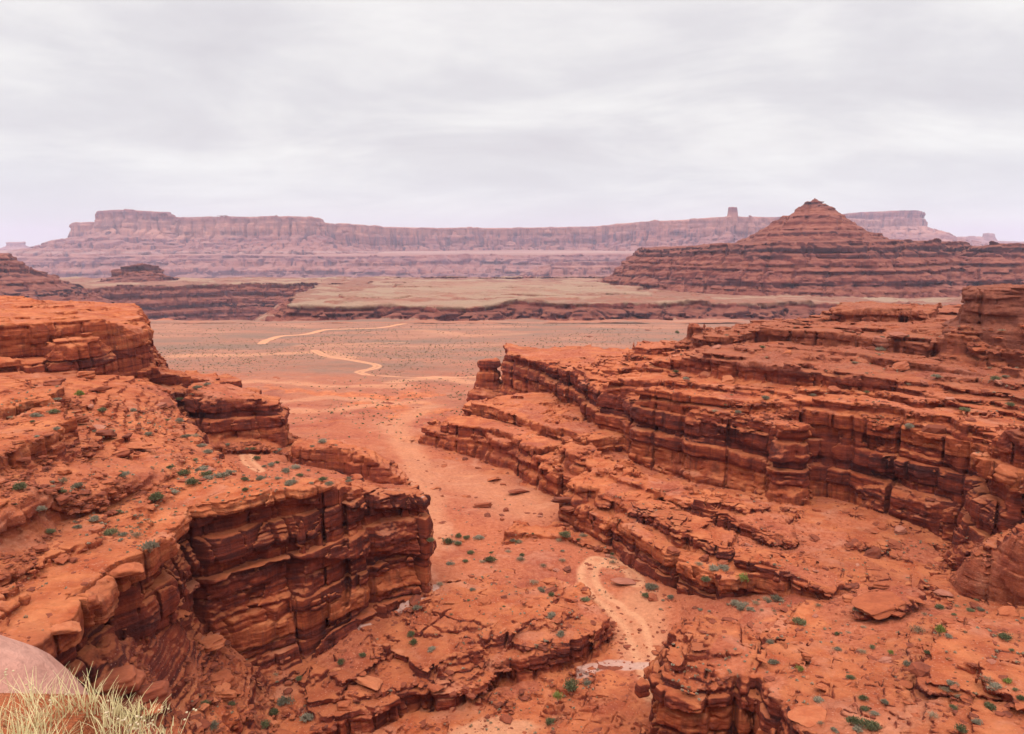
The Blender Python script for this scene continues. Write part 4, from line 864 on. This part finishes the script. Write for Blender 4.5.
#boulder(1003, 552, 20, 'huge rounded orange boulder bulging at the right edge', 1, (1.3, 1, 1.0), 0.4)
#boulder(1022, 515, 8, 'dark purple-brown boulder on top of the rounded bulge at the right edge', 0)
boulder(672, 553, 7, 'dark red block on the apron under the right wall', 0, (1.3, 1, .7))
boulder(724, 565, 6, 'squarish red block on the orange apron below the main wall', 0, (1.1, 1, .9))
boulder(705, 560, 5, 'small squarish red block left of the larger one on the orange apron', 0)
boulder(626, 583, 9, 'flat pale slab in the loop of the dirt road', 2, (1.5, 1, .35), 0.2)
boulder(652, 600, 6, 'dark boulder right of the road loop beside a green bush', 0, (1, 1, .8))
boulder(942, 595, 8, 'pinkish boulder on the flat right of the overhanging slab', 2, (1.2, 1, .8))
boulder(812, 720, 12, 'broad flat orange slab at the bottom right of the tower', 1, (2.0, 1.2, .4), 0.5)
boulder(880, 607, 16, 'broad orange slab propped as an overhang in the middle of the right slope', 1, (1.7, 1, .45), 0.3, 0.15)
boulder(368, 683, 13, 'long orange slab lying on the low ledges below the left cliff', 1, (1.5, 1, .55), -0.5)
boulder(285, 737, 9, 'pale orange rock at the bottom edge of the low ledges', 1, (1.5, 1, .6), -0.3)

def hits(px, py, y0=44, y1=640, n=1700):
    px = np.asarray(px, float); py = np.asarray(py, float); res = np.full((len(px), 3), np.nan)
    s_ = np.linspace(0, 1, n)
    for a in range(0, len(px), 400):
        u, b, c = dirv(px[a:a + 400], py[a:a + 400])
        Y = y0 * (y1 / y0) ** s_[None, :]; t = Y / b[:, None]; x = u[:, None] * t; z = c[:, None] * t
        Yb = np.broadcast_to(Y, x.shape)
        g = ground(x.ravel(), Yb.ravel()).reshape(x.shape)
        m = (g > z) & (g > -1e8); i = m.argmax(1); ok = m.any(1); r = np.arange(len(i))
        q = np.stack([x[r, i], Yb[r, i], g[r, i]], 1); q[~ok] = np.nan; res[a:a + 400] = q
    return res
def flat_enough(h, lim=0.5, e=0.6):
    g = [ground(h[:, 0] + dx, h[:, 1] + dy) for dx, dy in ((e, 0), (-e, 0), (0, e), (0, -e))]
    g = np.stack(g); return np.isfinite(h[:, 0]) & ((g.max(0) - g.min(0)) < lim * 2)
def scatter(n, box, lim=0.5):
    x0, x1, y0, y1 = box
    px = rng.uniform(x0, x1, n); py = rng.uniform(y0, y1, n); h = hits(px, py)
    return h[flat_enough(h, lim)]
BZ = [((95, 225, 606, 712), 34, 'large broken blocks in the alcove', 'large broken red block in the rubble heap of the left alcove'), ((10, 230, 400, 520), 46, 'loose red boulders strewn over the left slope', 'weathered red boulder lying among others on the left slope'),
      ((60, 300, 620, 730), 30, 'rocks fallen in the alcove', 'dark red rock among those fallen below the left alcove'),
      ((270, 600, 560, 720), 36, 'rocks on the low ledges', 'flat red rock among those on the low ledges below the left headland'),
      ((420, 620, 430, 560), 34, 'rocks at the left foot of the right wall', 'brown red rock among those fallen at the left foot of the right wall'),
      ((620, 980, 480, 600), 46, 'rocks on the apron of the right wall', 'red rock among those scattered on the apron under the right wall'),
      ((640, 1020, 325, 440), 54, 'rocks on the ledges of the right wall', 'dusty red rock among those resting on the upper ledges at right'),
      ((760, 1020, 600, 730), 36, 'rocks on the near right slope', 'orange rock among those lying on the near right slope')]
for box, n, grp, lab in BZ:
    h = scatter(n * 4, box, 0.7)[:n]
    for x, y, z in h:
        r = math.exp(random.gauss(math.log(0.95 if 'large' in grp else 0.42), 0.42)) * (1 + (y - 60) / 260)
        o = bpy.data.objects.new('boulder', PROTO[random.randrange(9) * 3 + random.choice((0, 0, 0, 0, 1, 1, 1, 1, 2) if box[0] < 600 or box[2] > 440 else (0, 0, 0, 0, 1, 1, 2))]); col.objects.link(o)
        a = random.uniform(0.8, 1.5)
        o.scale = (r * a, r, r * random.uniform(.55, 1)); o.location = (x, y, z - r * 0.02)
        o.rotation_euler = (random.uniform(-.3, .3), random.uniform(-.3, .3), random.uniform(0, 6.3)); set_props(o, lab, 'boulder', grp)
def merge_many(protos, T):
    """T: rows of x y z sx sy sz rz proto -> one vertex and face array"""
    Ps, Fs, off = [], [], 0
    for k, (V, F) in enumerate(protos):
        t = T[T[:, 7] == k]
        if not len(t): continue
        c, s_ = np.cos(t[:, 6])[:, None], np.sin(t[:, 6])[:, None]
        vx = V[None, :, 0] * t[:, 3:4]; vy = V[None, :, 1] * t[:, 4:5]; vz = V[None, :, 2] * t[:, 5:6]
        P = np.stack([vx * c - vy * s_ + t[:, 0:1], vx * s_ + vy * c + t[:, 1:2], vz + t[:, 2:3]], 2).reshape(-1, 3)
        Ps.append(P); Fs.append((F[None] + (np.arange(len(t)) * len(V))[:, None, None] + off).reshape(-1, F.shape[1])); off += len(P)
    return np.concatenate(Ps), np.concatenate(Fs)
protos = [(rock_shape(V1, np.random.default_rng(200 + i), flat=[.5, .7, .35][i % 3], cuts=7), F1) for i in range(8)]
hs = [scatter(12000, (0, 1024, 540, 734), 1.2), scatter(12000, (0, 1024, 400, 560), .9), scatter(5000, (0, 300, 375, 520), 1.2), scatter(6000, (560, 1024, 318, 440), 1.2), scatter(1000, (540, 1000, 550, 640), .9)]
h = np.concatenate(hs)
cl_ = fbm2(h[:, 0], h[:, 1], 7, 3, 91)
rel = np.stack([ground(h[:, 0] + dx, h[:, 1] + dy) for dx, dy in ((2.5, 0), (-2.5, 0), (0, 2.5), (0, 4.5))]).max(0) - h[:, 2]
h = h[cl_ + 0.8 * sstep(0.8, 2.5, rel) > rng.uniform(-0.25, 0.85, len(h))]
r = np.exp(rng.normal(math.log(0.19), 0.58, len(h))) * (0.75 + (h[:, 1] - 50) / 150)
for kk, (mt, nm, lab) in enumerate(((M_b1, 'loose_stones', 'dark red loose stones strewn over slopes, ledges and canyon floor'), (M_b2, 'loose_stones', 'light orange loose stones strewn over slopes, ledges and canyon floor'))):
    q = (np.arange(len(h)) % 5 < 3) == (kk == 0)
    T = np.stack([h[q, 0], h[q, 1], h[q, 2] - 0.25 * r[q], r[q] * rng.uniform(.8, 1.6, q.sum()), r[q], r[q] * rng.uniform(.6, 1, q.sum()), rng.uniform(0, 6.28, q.sum()), rng.integers(0, 8, q.sum())], 1)
    P, F = merge_many(protos, T); o = mesh_object(nm, P, F, mt, smooth=False); set_props(o, lab, 'stones', kind='stuff')
print('rocks', len(h), round(time.time() - T0, 1), flush=True)

# ------------------------------------------------------------------ shrubs
def leaf_material(name, a, b):
    m, nt, bs = new_mat(name, 0.8); L = nt.links.new
    oi = nt.nodes.new('ShaderNodeObjectInfo'); g = nt.nodes.new('ShaderNodeNewGeometry')
    n = noise(nt, g.outputs['Position'], 6.0, 3)
    v = math_(nt, 'ADD', math_(nt, 'MULTIPLY', n, 0.6), math_(nt, 'MULTIPLY', oi.outputs['Random'], 0.4))
    L(ramp(nt, v, [(0.25, a), (0.75, b)]), bs.inputs['Base Color'])
    tr = nt.nodes.new('ShaderNodeBsdfTranslucent'); L(ramp(nt, v, [(0.25, a), (0.75, b)]), tr.inputs[0])
    mx = nt.nodes.new('ShaderNodeMixShader'); mx.inputs[0].default_value = 0.25
    L(bs.outputs[0], mx.inputs[1]); L(tr.outputs[0], mx.inputs[2]); L(mx.outputs[0], nt.nodes['Material Output'].inputs[0]); return m
M_sage = leaf_material('sage_leaf', (0.15, 0.125, 0.08), (0.31, 0.26, 0.185))
M_green = leaf_material('green_leaf', (0.078, 0.080, 0.034), (0.175, 0.165, 0.08))
M_lime = leaf_material('yellow_green_leaf', (0.14, 0.17, 0.03), (0.26, 0.27, 0.07))
M_dry = leaf_material('dry_twig', (0.22, 0.15, 0.09), (0.38, 0.29, 0.19))
def shrub_shape(seed, n, hgt=0.75, up=0.3, leaf=0.11, stems=10):
    r = np.random.default_rng(seed); P, F = [], []
    lobes = [(r.uniform(-.34, .34), r.uniform(-.34, .34), r.uniform(.55, 1) * hgt, r.uniform(.32, .55)) for _ in range(5)]
    for i in range(n):
        lx, ly, lh, lr = lobes[r.integers(5)]
        d = r.normal(size=3); d /= np.linalg.norm(d); d[2] = abs(d[2]) * 1.0
        rad = lr * r.uniform(.25, 1.0) ** .8 * (1.35 if r.random() < .18 else 1)
        c = np.array([lx + d[0] * rad, ly + d[1] * rad, max(0.02, lh * .45 + d[2] * rad * hgt)])
        ax = d * .6 + np.array([0, 0, up]) + r.normal(size=3) * .45; ax /= np.linalg.norm(ax)
        sd_ = np.cross(ax, r.normal(size=3)); sd_ /= np.linalg.norm(sd_)
        l = leaf * r.uniform(.7, 1.9); w_ = leaf * r.uniform(.2, .42)
        b = len(P); P += [c - ax * l, c + sd_ * w_, c + ax * l, c - sd_ * w_]; F.append((b, b + 1, b + 2, b + 3))
    for i in range(stems):
        a = r.uniform(0, 6.28); e = np.array([math.cos(a) * .5, math.sin(a) * .5, hgt * r.uniform(.5, .9)]); sd_ = np.array([-math.sin(a), math.cos(a), 0]) * .012
        b = len(P); P += [np.array([0, 0, -.1]) - sd_, np.array([0, 0, -.1]) + sd_, e + sd_ * .4, e - sd_ * .4]; F.append((b, b + 1, b + 2, b + 3))
    return np.array(P), np.array(F)
SH = {}
for nm, mt, n, kw_ in (('sage', M_sage, 420, dict(hgt=.6)), ('green', M_green, 460, dict(hgt=.75)), ('lime', M_lime, 380, dict(hgt=1.3, up=1.2)), ('dry', M_dry, 260, dict(hgt=.55, up=.8, leaf=.07))):
    SH[nm] = []
    for i in range(4):
        P, F = shrub_shape(300 + i + 10 * len(SH), n, stems=26, **kw_); o = mesh_object('shrub', P, F, mt, smooth=False); o.data.materials.append(M_dry)
        for q_ in o.data.polygons[-26:]: q_.material_index = 1
        o['x'] = 0; SH[nm].append(o.data); bpy.data.objects.remove(o)
def shrub(x, y, z, r, kind, label, group=None, tall=1.0):
    o = bpy.data.objects.new({'sage': 'sagebrush', 'green': 'green_shrub', 'lime': 'green_shrub', 'dry': 'dry_shrub'}[kind], random.choice(SH[kind])); col.objects.link(o)
    o.location = (x, y, z - 0.08 * r); o.scale = (r, r * random.uniform(.8, 1.1), r * tall * random.uniform(.85, 1.15)); o.rotation_euler = (0, 0, random.uniform(0, 6.3))
    set_props(o, label, 'shrub', group); return o
for px, py, rp, kind, lab, tall in (
    (573, 690, 12, 'green', 'largest dark green bush beside the pale crust below the road', 1.4), (586, 684, 8, 'sage', 'grey green bush touching the right side of the largest dark bush', 1),
    (558, 712, 8, 'lime', 'yellow green upright bush on the bottom sand below the largest dark bush', 1), (548, 724, 9, 'green', 'low dull green bush nearest the bottom edge in the wash', .7),
    (940, 636, 8, 'lime', 'tall yellow green bush on the right slope', 1.5), (940, 608, 8, 'green', 'round dark green bush just above the tall yellow green one', .8),
    (950, 637, 6, 'sage', 'grey bush right of the tall yellow green one', 1), (970, 610, 7, 'green', 'dull green bush between the right bulge and the tall yellow green one', .6),
    (1004, 638, 11, 'green', 'wide dark green bush near the right edge', .7), (995, 688, 12, 'sage', 'wide grey green bush at the far lower right', .7), (1008, 683, 8, 'lime', 'pale green bush behind the wide one at the far lower right', .5),
    (857, 730, 10, 'sage', 'grey green bush on the bottom edge of the right slope', .8), (928, 658, 5.5, 'green', 'small dark green bush on the slab of the right slope', .8), (890, 655, 5, 'lime', 'small yellow green bush at the foot of the slabs', 1),
    (799, 672, 6, 'lime', 'green bush alone right of the tower top', 1), (770, 643, 6, 'sage', 'grey green bush beside the tower top', 1), (850, 678, 7, 'green', 'flat dark green bush in the middle of the right slope', .7), (837, 650, 6, 'sage', 'grey bush uphill of the flat green one', .8),
    (410, 637, 7, 'green', 'dark green bush on the sand under the left cliff corner', 1), (342, 665, 7, 'green', 'dark green bush in the gully under the left cliff', 1.2), (363, 657, 6, 'green', 'round green bush in the middle of the gully', 1), (300, 680, 6, 'green', 'green bush low in the gully at left', .9),
    (432, 650, 8, 'sage', 'grey green bush on the low ledges', .8), (430, 573, 7, 'green', 'green bush touching the right corner of the left cliff', .8), (457, 538, 6, 'green', 'left of two green bushes on the wash margin', 1), (466, 539, 6, 'green', 'right of two green bushes on the wash margin', 1),
    (584, 600, 9, 'green', 'spreading green bush at the left of the road bend', .6), (647, 598, 8, 'green', 'dark green bush right of the road loop', .9), (707, 598, 9, 'green', 'dark rounded bush at the foot of the right apron', .9), (741, 594, 9, 'lime', 'yellow green bush among grey ones at the foot of the apron', .9), (741, 605, 10, 'sage', 'large grey bush right below the yellow green one', .7),
    (158, 650, 12, 'sage', 'tall grey green bush in the alcove right of the big boulder', 1.6), (50, 533, 9, 'green', 'dark green bush on the dusty shelf at far left', .9), (40, 521, 9, 'sage', 'grey bush behind the green one on the dusty shelf at far left', .8), (78, 528, 7, 'sage', 'grey green bush in the middle of the dusty left shelf', .8), (122, 535, 8, 'sage', 'grey green bush at the right of the dusty left shelf', .6),
    (103, 413, 8, 'green', 'green bush below the left rock mesa', .9), (80, 398, 8, 'lime', 'yellow green tuft bush below the left rock mesa', .9), (180, 405, 6, 'green', 'green bush at the crest of the left slope', .8), (220, 676, 9, 'lime', 'low yellow green mat bush in the alcove floor', .3), (205, 705, 8, 'green', 'dark bush at the bottom of the alcove', .8)):
    hh = hit(px, py)
    if hh: shrub(*hh, rp * math.hypot(hh[1], hh[2]) / FOC, kind, lab, None, tall)
SZ = [((180, 350, 436, 492), 46, 'sagebrush on the crest of the left headland', 'small grey green sagebrush among the many on the crest above the left cliff', ('sage', 'sage', 'green')),
      ((10, 230, 385, 540), 48, 'sagebrush on the left slope', 'small sagebrush dotted among rocks on the left slope', ('sage', 'sage', 'green', 'dry')),
      ((400, 600, 560, 660), 22, 'bushes on the low ledges', 'small bush growing on the low ledges below the left headland', ('sage', 'green', 'dry')),
      ((430, 640, 535, 565), 34, 'scrub along the wash margin', 'small grey tuft in the scrub strip beside the wash', ('sage', 'dry', 'dry', 'green')),
      ((650, 790, 562, 612), 34, 'grey bushes at the foot of the apron', 'grey bush in the thicket at the foot of the right apron', ('sage', 'sage', 'dry')),
      ((760, 1024, 590, 734), 42, 'bushes on the near right slope', 'small bush on the near right slope', ('sage', 'green', 'dry')),
      ((640, 1024, 330, 445), 34, 'bushes on the right ledges', 'tiny bush on the upper ledges of the right wall', ('sage', 'green', 'dry')),
      ((190, 310, 640, 734), 14, 'bushes in the alcove', 'small bush on the shaded alcove floor', ('sage', 'green', 'dry'))]
for box, n, grp, lab, kinds in SZ:
    h = scatter(n * 4, box, 0.6)[:n]
    for x, y, z in h:
        shrub(x, y, z, random.choice((.3, .45, .6, .8, 1.0)) * random.uniform(1.0, 1.3) * (1 + (y - 60) / 300), random.choice(kinds), lab, grp, random.uniform(.7, 1.1))
M_scrub = leaf_material('plain_scrub', (0.13, 0.105, 0.065), (0.27, 0.20, 0.125))
# far scrub on the plain: past counting
def tuft(seed, n=14):
    r = np.random.default_rng(seed); P, F = [], []
    for i in range(n):
        a = r.uniform(0, 6.28); ra = r.uniform(.1, .9); c = np.array([math.cos(a) * ra * .6, math.sin(a) * ra * .6, r.uniform(.15, .6)])
        ax = np.array([math.cos(a) * .4, math.sin(a) * .4, .7]) + r.normal(size=3) * .3; s_ = np.cross(ax, r.normal(size=3)); s_ /= np.linalg.norm(s_)
        b = len(P); P += [c - ax * .3, c + s_ * .25, c + ax * .35, c - s_ * .25]; F.append((b, b + 1, b + 2, b + 3))
    return np.array(P), np.array(F)
tp = [tuft(i) for i in range(5)]
def scrub(n, box, mat, name, lab, rr, mask=None, thr=0.0):
    px = rng.uniform(box[0], box[1], n); py = rng.uniform(box[2], box[3], n)
    h = hits(px, py, 100, 690, 1500); ok = flat_enough(h, .6, 1.0); h = h[ok]
    m = fbm2(h[:, 0], h[:, 1] * .5, 45, 4, 95) > rng.uniform(-.4, .4, len(h)) + thr; h = h[m]
    h = h[np.abs(h[:, 2] - floor_near(h[:, 0], h[:, 1])) < 0.9]
    road, pale, _ = ground_attrs(h); h = h[road < .2]
    r = rng.uniform(rr[0], rr[1], len(h)) * (0.7 + h[:, 1] / 700)
    T = np.stack([h[:, 0], h[:, 1], h[:, 2] - .1, r, r, r * .8, rng.uniform(0, 6.28, len(h)), rng.integers(0, 5, len(h))], 1)
    P, F = merge_many(tp, T); o = mesh_object(name, P, F, mat, smooth=False); set_props(o, lab, 'scrub', kind='stuff')
scrub(17000, (140, 860, 323, 400), M_scrub, 'desert_scrub', 'grey green scrub dotting the wide plain beyond the canyon', (.2, .6))
M_straw = leaf_material('pale_straw', (0.30, 0.21, 0.12), (0.52, 0.39, 0.23))
scrub(9000, (150, 620, 328, 440), M_straw, 'dry_scrub', 'straw coloured dry scrub dotting the near part of the plain', (.2, .6), thr=-.05)
scrub(2500, (250, 500, 380, 440), M_green, 'green_scrub', 'darker green scrub dotting the flats where canyon meets plain', (.35, .7))
h = np.concatenate([scatter(2600, (0, 1024, 540, 734), .6), scatter(1800, (0, 320, 380, 540), .6), scatter(1800, (380, 1024, 400, 600), .6), scatter(900, (620, 1024, 325, 430), .6)])
h = h[fbm2(h[:, 0], h[:, 1], 9, 3, 97) > rng.uniform(-.2, .5, len(h))]
for kk, (mt, nm, lab) in enumerate(((M_dry, 'dry_tufts', 'tiny straw coloured tufts growing between the stones'), (M_sage, 'grey_tufts', 'tiny grey green tufts growing between the stones'))):
    q = np.arange(len(h)) % 2 == kk; r = rng.uniform(.12, .34, q.sum())
    T = np.stack([h[q, 0], h[q, 1], h[q, 2] - .04, r, r, r * .9, rng.uniform(0, 6.28, q.sum()), rng.integers(0, 5, q.sum())], 1)
    P, F = merge_many(tp, T); o = mesh_object(nm, P, F, mt, smooth=False); set_props(o, lab, 'tufts', kind='stuff')
print('shrubs', round(time.time() - T0, 1), flush=True)

# ------------------------------------------------------------------ the overlook at the viewer's feet: ledge, pink rock, dry grass
gx = np.linspace(-45, 45, 181); gy = np.concatenate([np.linspace(-12, 0, 13), np.linspace(0.3, 6, 60), np.linspace(6.5, 46, 60)])
GX, GY = np.meshgrid(gx, gy, indexing='ij')
edge = 2.15 + 0.9 * sstep(0.2, -3.0, GX) * 1.0 if False else 2.15 + 1.25 * (1 - sstep(-1.75, -1.3, GX))
zt = -1.74 - 0.12 * np.maximum(0, GY)
over = np.maximum(0, GY - edge)
GZ = zt - 2.6 * over + 0.05 * fbm2(GX, GY, 0.8, 3, 7) + 0.5 * fbm2(GX, GY, 4, 3, 9) * sstep(0, 3, over)
GZ = np.maximum(GZ, -51.5 + 0.02 * (46 - GY))
P = np.stack([GX.ravel(), GY.ravel(), GZ.ravel()], 1); n = len(gy)
ii, jj = np.meshgrid(np.arange(len(gx) - 1), np.arange(n - 1), indexing='ij'); a = (ii * n + jj).ravel()
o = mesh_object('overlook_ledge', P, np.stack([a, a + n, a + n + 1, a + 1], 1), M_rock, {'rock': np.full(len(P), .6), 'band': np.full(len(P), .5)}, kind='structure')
o['label'] = 'sloping rock ledge at the viewer\'s feet under the dry grass'; o['category'] = 'ledge'
M_pink = boulder_material('pink_sandstone', (0.34, 0.16, 0.12), (0.42, 0.215, 0.165), (0.50, 0.28, 0.21))
P = V4.copy(); rr_ = 1 + 0.07 * vn3(P[:, 0] * 1.3 + 4, P[:, 1] * 1.3, P[:, 2] * 2 + 8) + 0.02 * vn3(P[:, 0] * 6, P[:, 1] * 6, P[:, 2] * 12)
P = P * rr_[:, None]; P = np.sign(P) * np.abs(P) ** 0.85
P = P * np.array([1.3, 1.1, 0.9]); P[:, 2] -= 0.08 * P[:, 0]
o = mesh_object('foreground_rock', P, F4, M_pink); o.location = (-4.0, 4.1, -3.33); o.rotation_euler = (0, 0.12, 0.1)
set_props(o, 'smooth pinkish rock bulging behind the dry grass at the lower left corner', 'rock')
M_grass = leaf_material('dry_grass_blade', (0.50, 0.41, 0.20), (0.74, 0.64, 0.38))
Pv, Fv = [], []
nb = 5200; bx = -1.05 - 1.6 * rng.random(nb) ** 0.9; by = rng.uniform(2.35, 3.35, nb)
TUFT = [(-1.52 - 1.15 * rng.random() ** .8, rng.uniform(2.4, 3.3)) for _ in range(80)]
for i in range(nb):
    x, y = bx[i], by[i]; dens = 1 - sstep(-2.15, -1.55, x)
    if rng.random() > dens * 1.0 + 0.06: continue
    z = -1.74 - 0.12 * y - .04
    tx_, ty_ = TUFT[rng.integers(len(TUFT))]; ox, oy = rng.normal(0, .045, 2); x, y = tx_ + ox, ty_ + oy; dens = 1 - sstep(-2.15, -1.5, x)
    z = -1.74 - 0.12 * y - .04
    h_ = rng.uniform(.03, .15) * (0.35 + 0.75 * dens); a = math.atan2(oy, ox) + rng.normal(0, .7); ln = rng.uniform(.15, 1.1) * h_; wv = 0.0022 + 0.0012 * rng.random()
    sx, sy = math.cos(a + 1.57) * wv, math.sin(a + 1.57) * wv; b = len(Pv)
    for k in range(4):
        t = k / 3; w_ = 1 - .85 * t; cxp = x + math.cos(a) * ln * t * t; cyp = y + math.sin(a) * ln * t * t; cz = z + h_ * t
        Pv += [(cxp - sx * w_, cyp - sy * w_, cz), (cxp + sx * w_, cyp + sy * w_, cz)]
        if k: Fv.append((b + 2 * k - 2, b + 2 * k - 1, b + 2 * k + 1, b + 2 * k))
o = mesh_object('dry_grass', np.array(Pv), np.array(Fv), M_grass, smooth=False); set_props(o, 'pale straw coloured dry grass at the lower left corner', 'grass', kind='stuff')
M_flower = leaf_material('dried_flower', (0.50, 0.38, 0.22), (0.66, 0.54, 0.36))
def tube(pts, r0, r1, m=4):
    P, F = [], []
    for i, p in enumerate(pts):
        r_ = r0 + (r1 - r0) * i / (len(pts) - 1)
        for k in range(m): P.append((p[0] + r_ * math.cos(6.283 * k / m), p[1] + r_ * math.sin(6.283 * k / m), p[2]))
        if i:
            for k in range(m): F.append(((i - 1) * m + k, (i - 1) * m + (k + 1) % m, i * m + (k + 1) % m, i * m + k))
    return P, F
for q, (px, py) in enumerate(((4, 672), (30, 686), (52, 700), (65, 690), (108, 704), (112, 709), (126, 716), (132, 722), (142, 716), (150, 722), (166, 708), (190, 712))):
    Y = 2.75 if q < 5 else 2.6
    tx, ty, tz = W(px, py, Y)
    ed = 1 - sstep(-1.75, -1.3, tx); zb = -1.74 - 0.12 * Y - .06
    e = Empty = bpy.data.objects.new('dried_flower_stalk', None); col.objects.link(e); e.location = (tx, min(Y, 2.1 + .9 * ed), zb)
    set_props(e, 'thin dried flower stalk with pale seed heads rising from the lower left grass', 'flower stalk', 'dried flower stalks in the foreground grass')
    top_ = np.array([0, Y - e.location[1], tz - zb]); lean = random.uniform(-.04, .04)
    P, F = tube([(lean * (1 - t) * t * 4, top_[1] * t, top_[2] * t) for t in (0, .25, .5, .75, 1)], .0016, .0010)
    st_ = mesh_object('stem', np.array(P), np.array(F), M_grass, smooth=True, parent=e)
    V2_, F2_ = icos(1)
    for k in range(random.choice((3, 4, 5))):
        hp = top_ + np.array([random.uniform(-.025, .025), random.uniform(-.02, .02), random.uniform(-.03, .01)])
        fo = mesh_object('seed_head', V2_ * (rng.uniform(.75, 1.1, (len(V2_), 1)) * np.array([[.0055, .0055, .0045]])), F2_, M_flower, smooth=False, parent=e); fo.location = hp
# ------------------------------------------------------------------ the air: faint lilac haze over the far country
hb = np.array([(x, y, z) for x in (-11500, 11500) for y in (-400, 12200) for z in (-245, 330)], float)
hf = np.array([(0, 1, 3, 2), (4, 6, 7, 5), (0, 4, 5, 1), (2, 3, 7, 6), (0, 2, 6, 4), (1, 5, 7, 3)])
mh = bpy.data.materials.new('haze_air'); mh.use_nodes = True; nt = mh.node_tree; nt.nodes.clear()
pv = nt.nodes.new('ShaderNodeVolumePrincipled'); pv.inputs['Color'].default_value = (0.72, 0.69, 0.91, 1); pv.inputs['Density'].default_value = HAZE; pv.inputs['Anisotropy'].default_value = 0.0
ou = nt.nodes.new('ShaderNodeOutputMaterial'); nt.links.new(pv.outputs[0], ou.inputs['Volume'])
o = mesh_object('haze', hb, hf, mh, smooth=False, kind='stuff'); o['label'] = 'thin lilac haze over the distant mesas'; o['category'] = 'haze'
print('script', round(time.time() - T0, 1), flush=True)
